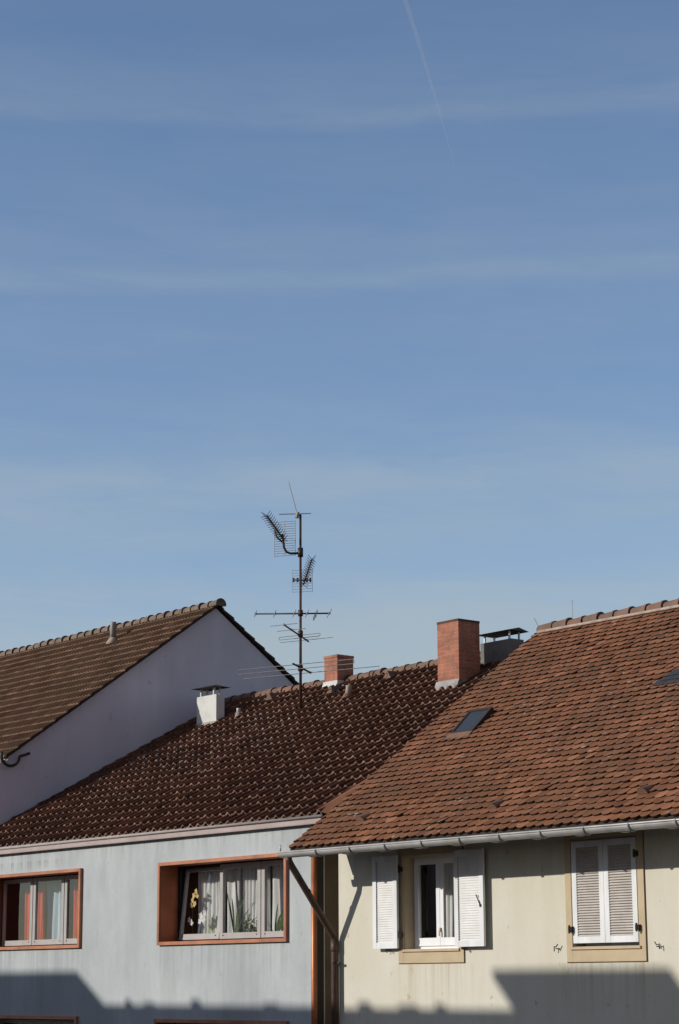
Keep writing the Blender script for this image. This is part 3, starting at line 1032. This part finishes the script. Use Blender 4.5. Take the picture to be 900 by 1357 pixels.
frame_rect(fr, x0 + .008, x1 - .008, z0 + .001, z1 - .01, fy + .05, fy + .11, .06, .06, .05, .06)
fr.build('window_frame', M['white_sash'], w3b)
mb = MB()
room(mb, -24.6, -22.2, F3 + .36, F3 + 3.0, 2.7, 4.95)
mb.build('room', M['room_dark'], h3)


def shutter(x0, x1, z0, z1, y, flip, label=None, rail=.085, stile=.085):
    """louvred leaf: stiles, rails and tilted slats; flip = seen from its inner side"""
    s = MB()
    frame_rect(s, x0, x1, z0, z1, y - .038, y, stile, stile, rail, rail)
    o_ = s.build('shutter', M['white_paint'], h3, label=label)
    lv = MB()
    n = int((z1 - z0 - 2 * rail) / .034)
    dz = (z1 - z0 - 2 * rail) / n
    for i in range(n):
        zc_ = z0 + rail + (i + .5) * dz
        a = R_(74 if flip else 46)
        d = Vector((0, math.cos(a), math.sin(a)))
        lv.obox(((x0 + x1) / 2, y - .019, zc_), (1, 0, 0), d, d.cross(Vector((1, 0, 0))), (x1 - x0) / 2 - stile + .002, .0245, .004)
    if flip:
        for i in range(n):
            zc_ = z0 + rail + (i + .5) * dz
            lv.box(x0 + stile - .002, x0 + stile + .011, y - .040, y - .036, zc_ - .007, zc_ + .008, 1)  # black boxes stand in for the shaded gaps at the slat ends
    lv.build('louvers', [M['louver_paint'] if flip else M['louver_aged'], M['gasket']], o_)
    return o_


# closed pair sits in the opening, open leaves lie against the wall
cl, cr = -20.50, -19.315
cm = (cl + cr) / 2
sA = shutter(cl, cm - .003, 3.315, 4.665, F3 + .015, False)
sB = shutter(cm + .003, cr, 3.315, 4.665, F3 + .015, False)
yS = F3 - .075
sC = shutter(-24.590, -24.035, 3.305, 4.655, yS, True)
sD = shutter(-22.775, -22.165, 3.305, 4.660, yS, True)
# latch on the open right leaf
lt = MB().tube([(-22.30, yS - .05, 4.02), (-22.22, yS - .05, 3.88)], .008, 6)
lt.box(-22.235, -22.205, yS - .052, yS - .039, 3.85, 3.885)
lt.build('shutter_latch', M['iron'], sD)
for par, xx, zz_ in ((sC, -24.02, 3.50), (sA, cl - .02, 3.50), (sB, cr + .02, 3.50), (sB, cr + .02, 4.45), (sC, -24.02, 4.45), (sD, -22.785, 4.45)):
    hg = MB().box(xx - .03, xx + .03, F3 - .07, F3 - .024, zz_ - .035, zz_ + .035)
    hg.tube([(xx, F3 - .075, zz_ - .055), (xx, F3 - .075, zz_ + .055)], .014, 8)
    hg.build('hinge', M['iron'], par)
# iron hooks that hold the shutters open
for xx in (-24.30, -22.63, -20.80, -18.97):
    up_ = xx > -21.5
    hk = MB()
    z_ = 3.30 if not up_ else 3.27
    hk.tube([(xx, F3 + .02, z_ - .02), (xx, F3 - .06 - (0 if up_ else .06), z_ - .02)], .0075, 6)
    s_ = -1 if xx in (-24.30, -20.80) else 1
    hk.tube([(xx - .035 * s_, F3 - .055, z_ + .04), (xx, F3 - .06, z_ - .0), (xx + .035 * s_, F3 - .055, z_ + .01), (xx + .042 * s_, F3 - .05, z_ - .055)], .0075, 6)
    hk.build('shutter_hook', M['iron'], h3)

# skylight: its top edge stands a little higher than the roof
sx_, st_ = sky_c
mb = MB()
hw, hl = .265, .30
lo_, hi_ = .05, .13
for a, b in ((-hw, -hw + .045), (hw - .045, hw)):
    mb.prism([P3(sx_ + a, st_ - hl, -.02), P3(sx_ + a, st_ + hl, -.02), P3(sx_ + a, st_ + hl, hi_), P3(sx_ + a, st_ - hl, lo_)], (b - a, 0, 0))
for t0, t1, h0, h1_ in ((-hl, -hl + .05, lo_, lo_ + .006), (hl - .05, hl, hi_ - .006, hi_)):
    mb.prism([P3(sx_ - hw + .046, st_ + t0, -.02), P3(sx_ - hw + .046, st_ + t1, -.02), P3(sx_ - hw + .046, st_ + t1, h1_), P3(sx_ - hw + .046, st_ + t0, h0)], (2 * hw - .092, 0, 0))
SK = mb.build('skylight', M['deck'], h3)
mb = MB().add([P3(sx_ - hw + .04, st_ - hl + .045, .04), P3(sx_ + hw - .04, st_ - hl + .045, .04), P3(sx_ + hw - .04, st_ + hl - .045, .11), P3(sx_ - hw + .04, st_ + hl - .045, .11)], [(0, 1, 2, 3)])
mb.build('glass_pane', M['skyglass'], SK)
MB().prism([P3(sx_ - hw - .01, st_ - hl - .14, .035), P3(sx_ + hw + .01, st_ - hl - .14, .035), P3(sx_ + hw + .01, st_ - hl - .002, .055), P3(sx_ - hw - .01, st_ - hl - .002, .055)], (0, 0, -.03)).build('apron', M['ridge_clay'], SK)
# patch of small dark plates lying on the tiles
px_, pt_ = patch_c
mb = MB()
for r in range(3):
    for c_ in range(5 - (r == 2)):
        xa = px_ - .5 + c_ * .22 + r * .06
        ta = pt_ - .16 + r * .13
        mb.prism([P3(xa, ta, .052 + .004 * r), P3(xa + .21, ta, .052 + .004 * r), P3(xa + .21, ta + .20, .040), P3(xa, ta + .20, .040)], (0, -.006, -.008))
mb.build('dark_patch', M['patch_plate'], roof3)
# small hooded vent tiles with a grille
for xx, yy in ((-24.50, 20.30), (-21.62, 20.30), (-18.80, 20.31), (-15.9, 20.30)):
    t_ = (yy - EY3) / math.cos(PITCH3)
    mb = MB()
    ring0, ring1 = [], []
    for i in range(7):
        a = math.pi * i / 6
        ring0.append(P3(xx - .09 * math.cos(a), t_ - .04, .03 + .10 * math.sin(a)))
        ring1.append(P3(xx - .05 * math.cos(a), t_ + .17, .035 + .012 * math.sin(a)))
    mb.add(ring0 + ring1, [(i, i + 1, 8 + i, 7 + i) for i in range(6)] + [(0, 1, 2, 3, 4, 5, 6)])
    mb.build('vent_tile', M['ridge_clay'], roof3)
# lightning rods on the ridge
MB().tube([(-24.88, RY3, RZ3 + .05), (-24.87, RY3, RZ3 + .43)], .006, 6).build('lightning_rod', M['steel'], h3)
MB().tube([(-25.63, RY3, RZ3 - .02), (-25.80, RY3, RZ3 + .24)], .006, 6).build('lightning_rod', M['zinc_dark'], h3)

# ================================================================== antenna mast on the dark roof
AB = Vector((-32.83, 25.62, 8.12))
AR = Vector((.630, .777, 0)).normalized()
AF = Vector((-.777, .630, 0)).normalized()
AZ = Vector((0, 0, 1))


def ap(a, z, d=0.0):
    return AB + AR * a + AF * d + AZ * z


an = thing('roof_antenna', 'tall rusty mast of television and radio aerials on the dark brown roof', 'antenna', AB)
MB().tube([ap(0, -.15), ap(0, 1.4), ap(0, 3.93)], [.030, .027, .024], 10).build('mast', M['rust'], an, True)
mb = MB().tube([ap(-.06, 3.92), ap(-.24, 4.62)], [.011, .007], 6)
mb.tube([ap(-.43, 3.96, .1), ap(.21, 3.93, -.1)], .011, 6)
mb.tube([ap(-.075, 3.86), ap(-.055, 3.98)], .04, 8)
mb.build('whip_aerial', M['alu'], an)
# grid aerial on a bent arm
arm = MB().tube([ap(-.02, 3.135), ap(-.20, 3.13), ap(-.28, 3.16), ap(-.33, 3.25), ap(-.35, 3.40), ap(-.36, 3.52)], .024, 8)
arm.tube([ap(-.36, 3.36, .0), ap(-.47, 3.46, -.02), ap(-.52, 3.58, -.04)], .018, 8)
arm.box(-0.001, 0.001, 0, 0, 0, 0) if False else None
arm.tube([ap(0, 3.06), ap(0, 3.24)], .055, 10)
ga = arm.build('grid_aerial', M['black_arm'], an, True)
rg = MB()
for i in range(15):
    z = 3.80 - i * .05
    sh = (3.80 - z) * .0
    rg.tube([ap(-.53 + sh, z + .012, .20), ap(-.10 + sh, z - .0, .02)], .005, 5)
for a, d in ((-.53, .20), (-.32, .115), (-.10, .02)):
    rg.tube([ap(a, 3.10, d), ap(a, 3.82, d)], .006, 5)
rg.build('reflector', M['alu'], ga)
bo = MB().tube([ap(-.335, 3.42, .06), ap(-.66, 3.80, -.50)], .017, 6)
bd = (ap(-.66, 3.80, -.50) - ap(-.335, 3.42, .06)).normalized()
el = bd.cross(AZ).normalized()
for i in range(13):
    p = ap(-.335, 3.42, .06).lerp(ap(-.66, 3.80, -.50), i / 12)
    for s_ in (-1, 1):
        q = (AZ * .055 * s_ + bd * .05)
        bo.tube([p, p + q + el * .11], .006, 5)
        bo.tube([p, p + q - el * .11], .006, 5)
bo.build('director_boom', M['black_arm'], ga)
# short UHF yagi pointing at the street
yb_ = MB().tube([ap(-.14, 2.585), ap(.20, 2.585)], .013, 6)
for a in (-.14, -.06, .13, .20):
    yb_.tube([ap(a, 2.54), ap(a, 2.63)], .020, 8)
ua = yb_.build('short_aerial', M['black_arm'], an)
bo = MB().tube([ap(.06, 2.50, .05), ap(.24, 2.86, -.75)], .014, 6)
p0, p1 = ap(.06, 2.50, .05), ap(.24, 2.86, -.75)
bd = (p1 - p0).normalized()
el = bd.cross(AZ).normalized()
for i in range(12):
    p = p0.lerp(p1, i / 11)
    for s_ in (-1, 1):
        bo.tube([p, p + AZ * .075 * s_ + el * .08 + bd * .02], .0055, 5)
        bo.tube([p, p + AZ * .075 * s_ - el * .08 + bd * .02], .0055, 5)
bo.build('director_boom', M['rust'], ua)
rg = MB()
for i in range(9):
    z = 2.36 + i * .055
    rg.tube([ap(-.17, z, .12), ap(.24, z, .02)], .0035, 5)
for a in (-.17, .03, .24):
    rg.tube([ap(a, 2.34, .12 - (a + .17) * .24), ap(a, 2.82, .12 - (a + .17) * .24)], .0035, 5)
rg.build('reflector', M['alu'], ua)


# three VHF / FM aerials lower down
def boom_aerial(a0, z0, d0, a1, z1, d1, elems, edir, er=.0065, br=.016, name='long_aerial', loop=None, emat='alu'):
    p0_, p1_ = ap(a0, z0, d0), ap(a1, z1, d1)
    o_ = MB().tube([p0_, p1_], br, 8).tube([ap(0, (z0 + z1) / 2 - .06), ap(0, (z0 + z1) / 2 + .06)], .05, 8).build(name, M['rust'], an, True)
    e_ = MB()
    ed = Vector(edir).normalized()
    for q, L, dz in elems:
        p = p0_.lerp(p1_, q) + AZ * dz
        e_.tube([p - ed * L, p + ed * L], er, 6)
        e_.tube([p - AZ * .022, p + AZ * .022], .022, 6)
    if loop:
        q, L, hgt = loop
        p = p0_.lerp(p1_, q)
        pts = []
        for i in range(9):
            a = -math.pi / 2 + math.pi * i / 8
            pts.append(p + ed * (L + math.cos(a) * hgt / 2) + AZ * (math.sin(a) * hgt / 2 - hgt / 2))
        for i in range(9):
            a = math.pi / 2 + math.pi * i / 8
            pts.append(p + ed * (-L + math.cos(a) * hgt / 2) + AZ * (math.sin(a) * hgt / 2 - hgt / 2))
        pts.append(pts[0])
        e_.tube(pts, er, 6)
    e_.build('element', M[emat], o_)
    return o_


# long boom across the view, elements pointing towards the street
boom_aerial(-.91, 1.945, .25, .60, 1.88, -.15, [(0.0, .38, 0), (.26, .40, 0), (.52, .42, 0), (.69, .44, 0), (.80, .44, -.05), (.985, .50, 0)],
            AF * -1 + AR * .10, loop=(.80, .42, .07))
e1 = (AR * math.sin(R_(58.6)) - AF * math.cos(R_(58.6)))
boom_aerial(-.32, 1.62, -.35, .16, 1.37, .22, [(0.0, .32, 0), (.30, .34, 0), (.90, .62, 0)], e1, name='middle_aerial', loop=(.62, .46, .055))
boom_aerial(-.15, .87, -.18, .20, .74, .20, [(.98, 1.60, 0)], e1, er=.008, br=.020, name='radio_aerial', loop=(.12, 1.32, .09))

# ================================================================== curtains and plants
def curtain(name, x0, x1, y, z0, z1, waves, amp, m, label, group=None, ph=0.0, gather=0.0):
    mb = MB()
    nx, nz = max(24, waves * 10), 10
    vs_ = []
    for j in range(nz + 1):
        v = j / nz
        for i in range(nx + 1):
            q = i / nx
            a = 2 * math.pi * (q * waves + .25 * math.sin(q * 5.3 + ph)) + ph
            yy = y + amp * math.sin(a) * (.75 + .25 * math.sin(2.3 * v + q * 7)) + .012 * math.sin(3 * v + 9 * q)
            xx = x0 + (x1 - x0) * q + .25 * amp * math.cos(a) + gather * math.sin(math.pi * v) * (.5 - q)
            vs_.append((xx, yy, z0 + (z1 - z0) * v))
    fs = [(j * (nx + 1) + i, j * (nx + 1) + i + 1, (j + 1) * (nx + 1) + i + 1, (j + 1) * (nx + 1) + i) for j in range(nz) for i in range(nx)]
    mb.add(vs_, fs)
    o_ = mb.build(name, m, None, True)
    md = o_.modifiers.new('cloth', 'SOLIDIFY')
    md.thickness = .004
    return tag(o_, label, 'curtain', group)


yc_ = F2 + .62
curtain('curtain', -30.06, -29.30, yc_, 3.46, 4.95, 8, .035, M['sheer'], 'white pleated net curtain behind the leftmost, tilted pane of the plant window')
curtain('curtain', -29.22, -28.84, yc_ + .02, 3.46, 4.95, 3, .035, M['sheer'], 'narrow white net curtain strip beside the tall strappy plant', ph=1.0)
curtain('curtain', -28.76, -28.02, yc_ + .0 + .01, 3.46, 4.95, 9, .035, M['sheer'], 'white pleated net curtain behind the bushy plant in the middle pane', ph=2.0)
curtain('curtain', -27.99, -27.02, yc_ - .0, 3.46, 4.95, 4, .03, M['sheer'], 'white net curtain behind the rightmost pane of the plant window', ph=.5)
yc_ = F2 + .60
curtain('curtain', -35.74, -35.46, yc_, 3.46, 4.68, 3, .03, M['red_cloth'], 'red curtain behind the leftmost visible pane of the left window', ph=.4)
curtain('curtain', -35.26, -35.04, yc_, 3.46, 4.70, 3, .03, M['red_cloth'], 'red curtain at the left edge of the middle pane, beside dark glass', ph=1.4)
curtain('curtain', -34.98, -34.30, yc_ + .02, 3.46, 4.72, 4, .04, M['blue_white'], 'bluish white curtain hanging behind the middle pane of the left window', ph=.9, gather=.08)
curtain('curtain', -33.98, -33.76, yc_, 3.46, 4.74, 3, .03, M['red_cloth'], 'dark red curtain behind the narrow right pane of the left window', ph=2.2)
curtain('curtain', -23.64, -23.26, F3 + .40, 3.25, 4.75, 6, .025, M['sheer'], 'thin white curtain behind the right casement of the open window', ph=.3)


def leafblade(mb, base, tip, w_, bend, side, mi=0, n=7):
    base, tip = Vector(base), Vector(tip)
    d = tip - base
    s_ = Vector(side).normalized()
    vs_ = []
    for i in range(n + 1):
        q = i / n
        c = base + d * q + Vector(bend) * math.sin(q * math.pi * .5) * q + Vector((0, 0, 1)) * (.25 * d.length * (q - q * q))
        ww = w_ * math.sin(math.pi * min(1, .12 + q * .88)) ** .7
        vs_ += [c - s_ * ww, c + Vector((0, -.004, 0)), c + s_ * ww]
    fs = []
    for i in range(n):
        a = i * 3
        fs += [(a, a + 1, a + 4, a + 3), (a + 1, a + 2, a + 5, a + 4)]
    mb.add(vs_, fs, mi)


def pot(parent, x, y, z, r=.06, h=.10):
    MB().tube([(x, y, z), (x, y, z + h * .85), (x, y, z + h * .86), (x, y, z + h)], [r * .72, r * .96, r * 1.06, r * 1.06], 14).build('pot', M['pot'], parent, True)


def flower(mb, c, r, mi=0):
    c = Vector(c)
    for k in range(5):
        a = 2 * math.pi * k / 5 + random.uniform(-.2, .2)
        d = Vector((math.cos(a), random.uniform(-.4, .1), math.sin(a)))
        s_ = Vector((-math.sin(a), 0, math.cos(a)))
        p = [c, c + d * r * .5 + s_ * r * .42, c + d * r, c + d * r * .5 - s_ * r * .42]
        mb.add(p, [(0, 1, 2, 3)], mi)


ZS = 3.515
py_ = F2 + .47
# shelf along the sill carries the pots
MB().box(-30.2, -26.78, F2 + .405, F2 + .56, ZS - .03, ZS).build('window_shelf', M['white_paint'], h2)
pp = thing('potted_plant', 'orchid with yellow and white blossom in the leftmost, tilted pane', 'plant', (-29.97, py_, ZS), 'potted plants on the window sill')
pot(pp, -29.97, py_, ZS)
mb = MB()
for k in range(6):
    a = random.uniform(0, 6.28)
    leafblade(mb, (-29.97, py_, ZS + .09), (-29.97 + .17 * math.cos(a), py_ + .05 * math.sin(a), ZS + .14 + random.uniform(0, .05)), .022, (0, 0, -.05), (math.sin(a), .3, .2))
mb.build('leaf', M['leaf'], pp, True)
MB().tube([(-29.97, py_, ZS + .1), (-29.99, py_, ZS + .45), (-29.93, py_ - .02, ZS + .70), (-29.82, py_ - .02, ZS + .82)], .006, 6).build('stem', M['leaf'], pp, True)
mb = MB()
for (fx, fz, r) in ((-29.89, .76, .06), (-29.83, .83, .055), (-29.93, .68, .055), (-29.87, .62, .06), (-29.97, .60, .05), (-29.79, .75, .05)):
    flower(mb, (fx, py_ - .04, ZS + fz), r)
mb.build('flower', M['petal_yellow'], pp)
mb = MB()
for (fx, fz, r) in ((-30.01, .36, .06), (-29.95, .31, .06), (-29.67, .42, .07), (-29.61, .36, .07), (-29.71, .33, .06), (-29.57, .46, .06)):
    flower(mb, (fx, py_ - .045, ZS + fz), r)
mb.build('flower', M['petal_white'], pp)

pp = thing('potted_plant', 'pale yellow green leafy plant low in the corner of the tilted pane', 'plant', (-29.42, py_, ZS), 'potted plants on the window sill')
pot(pp, -29.42, py_, ZS, .05, .09)
mb = MB()
for k in range(26):
    a, zz_ = random.uniform(0, 6.28), random.uniform(.08, .48)
    r = .05 + .10 * random.random()
    c = Vector((-29.42 + r * math.cos(a) * .8, py_ + r * .4 * math.sin(a), ZS + zz_))
    leafblade(mb, (-29.42, py_, ZS + zz_ * .7), c, .02, (0, 0, -.02), (math.sin(a), .2, .4), n=4)
mb.build('leaf', M['leaf_pale'], pp, True)

pp = thing('potted_plant', 'tall strappy green plant at the left of the middle pane', 'plant', (-28.77, py_, ZS), 'potted plants on the window sill')
pot(pp, -28.77, py_, ZS, .065, .09)
mb = MB()
for tx, tz, w_ in ((-.20, .98, .020), (-.11, .62, .019), (.10, .66, .018), (-.05, .80, .020), (.36, .60, .014), (.26, .90, .015)):
    leafblade(mb, (-28.77 + tx * .1, py_, ZS + .06), (-28.77 + tx, py_ - .02, ZS + tz * .93), w_, (tx * .2, 0, -.05), (1, .2, 0))
mb.build('leaf', M['leaf'], pp, True)

pp = thing('potted_plant', 'low bushy green plant in a white pot in the middle pane', 'plant', (-28.33, py_, ZS), 'potted plants on the window sill')
pot(pp, -28.33, py_, ZS, .075, .09)
mb = MB()
for k in range(90):
    a, zz_ = random.uniform(0, 6.28), random.uniform(.06, .34)
    r = .26 * math.sqrt(random.random()) * (1.1 - zz_)
    c = Vector((-28.33 + r * math.cos(a), py_ - .02 + r * .28 * math.sin(a), ZS + zz_))
    d = Vector((random.uniform(-1, 1), random.uniform(-.5, .2), random.uniform(-.5, .8))).normalized() * .06
    leafblade(mb, c, c + d, .02, (0, 0, -.02), (d.z, .3, -d.x), random.choice((0, 1, 1)), n=3)
mb.build('leaf', [M['leaf'], M['leaf_pale']], pp, True)

pp = thing('potted_plant', 'arching plant with a yellow bloom in the rightmost pane', 'plant', (-27.69, py_, ZS), 'potted plants on the window sill')
pot(pp, -27.69, py_, ZS, .065, .09)
mb = MB()
for tx, tz, w_ in ((-.14, .30, .02), (.20, .46, .022), (.42, .60, .022), (.30, .36, .02), (.55, .66, .02), (.10, .58, .02), (.64, .5, .02)):
    leafblade(mb, (-27.69 + tx * .08, py_, ZS + .06), (-27.69 + tx, py_ - .02, ZS + tz), w_, (tx * .2, 0, -.02), (.5, .2, -.5))
mb.build('leaf', M['leaf'], pp, True)
mb = MB()
for (fx, fz, r) in ((-27.19, .62, .055), (-27.23, .55, .05), (-27.13, .57, .05), (-27.15, .72, .05)):
    flower(mb, (fx, py_ - .04, ZS + fz), r)
mb.build('flower', M['petal_yellow'], pp)
mb = MB()
for (fx, fz, r) in ((-27.17, .42, .07), (-27.22, .36, .06), (-27.12, .34, .06)):
    flower(mb, (fx, py_ - .045, ZS + fz), r)
mb.build('flower', M['petal_white'], pp)

# ================================================================== building across the street (behind the viewer's left): casts the low shadow
k_, m_ = math.tan(R_(SUN_EL)) / math.cos(R_(SUN_AZ)), math.tan(R_(SUN_AZ))
OY = 5.0
dY = F2 - OY
RZo = 2.47 + k_ * dY
ob = thing('apartment_block', 'flat roofed rendered block across the street behind the viewpoint', 'building', (-39.0, -1.0, 0))
holes = []
for i in range(7):
    xa = -51.0 + i * 3.9
    holes += [(xa, xa + 1.5, 6.3, 7.9), (xa, xa + 1.5, 3.6, 5.2), (xa, xa + 1.5, .9, 2.5)]
mb = MB()
mb.box(-53, -24.5, -7, OY - .31, 0, RZo - .25)
mb.build('body', M['opp_wall'], ob)
mb = MB()
wall_holes(mb, -53, -24.5, 0, RZo - .25, OY - .30, OY, holes)
mb.build('facade', M['opp_wall'], ob)
MB().box(-53.1, -24.4, -7.1, OY, RZo - .249, RZo).build('roof_slab', M['paving'], ob)
for a, b, c, d in holes:
    wdo = MB()
    frame_rect(wdo, a, b, c, d, OY - .14, OY - .08, .07, .07, .07, .07)
    wdo.box((a + b) / 2 - .035, (a + b) / 2 + .035, OY - .138, OY - .082, c + .07, d - .07)
    wdo = wdo.build('window', M['white_sash'], ob)
    MB().add([(a + .05, OY - .11, c + .05), (b - .05, OY - .11, c + .05), (b - .05, OY - .11, d - .05), (a + .05, OY - .11, d - .05)], [(3, 2, 1, 0)]).build('glass_pane', M['glass'], wdo)
# set-back storey on the left and a roof-terrace canopy on the right
xa, za = -32.90 - m_ * dY, 3.045 + k_ * dY
MB().prism([(-53, OY - .01, RZo + .001), (xa, OY - .01, RZo + .001), (xa + .16 * 3, OY - 3, RZo + .001), (-53, OY - 3, RZo + .001)], (0, 0, za - RZo)).build('roof_storey', M['opp_wall'], ob)
dY3 = F3 - OY
x_l, x_r, zs_ = -22.13 - m_ * dY3, -18.82 - m_ * dY3, 2.985 + k_ * dY3
MB().prism([(x_l, OY, zs_ - .10), (x_r, OY, zs_ - .10), (x_r - .16 * 3, OY - 3, zs_ - .10), (x_l - .16 * 3, OY - 3, zs_ - .10)], (0, 0, .10)).build('canopy', M['paving'], ob)
for xw, wd_, hh_ in ((-31.25, .16, .09), (-30.6, .30, .05), (-29.25, .22, .10), (-27.2, .35, .05), (-25.0, .25, .10), (-24.0, .4, .06), (-23.3, .18, .08)):
    xo = xw - m_ * dY
    MB().box(xo - wd_ / 2, xo + wd_ / 2, OY - .25, OY - .02, RZo + .001, RZo + hh_).build('roof_vent', M['steel'], ob)
for x in (x_l + .5, x_r - .9):
    for y in (OY - 1.0, OY - 2.7):
        MB().box(x - .05, x + .05, y - .05, y + .05, RZo + .001, zs_ - .101).build('canopy_post', M['steel'], ob)

# ================================================================== contrail: a thinning tube of ice haze high above
cv = bpy.data.materials.new('ice_haze')
cv.use_nodes = True
t = cv.node_tree
t.nodes.clear()
out = N(t, 'ShaderNodeOutputMaterial')
vol = N(t, 'ShaderNodeVolumeScatter')
vol.inputs['Color'].default_value = (1, 1, 1, 1)
vol.inputs['Density'].default_value = 0.007
vol.inputs['Anisotropy'].default_value = -0.35
t.links.new(vol.outputs[0], out.inputs['Volume'])


def far_pt(px, py, dist):
    return CAM + (fw * 2800 + rt * (px - 450) - up * (py - 678.5)).normalized() * dist


pts, rad = [], []
for i, (px, py) in enumerate(((520, -60), (537, 0), (553, 50), (569, 103), (583, 150), (594, 188), (603, 222), (610, 250))):
    pts.append(far_pt(px, py, 9000 + i * 120))
    rad.append((12.5, 11.5, 10, 8, 6, 4.2, 2.6, .5)[i])
o = MB().tube(pts, rad, 12).build('contrail', cv, None, True)
tag(o, 'faint white aircraft trail thinning out across the upper sky', 'contrail')
o['kind'] = 'stuff'
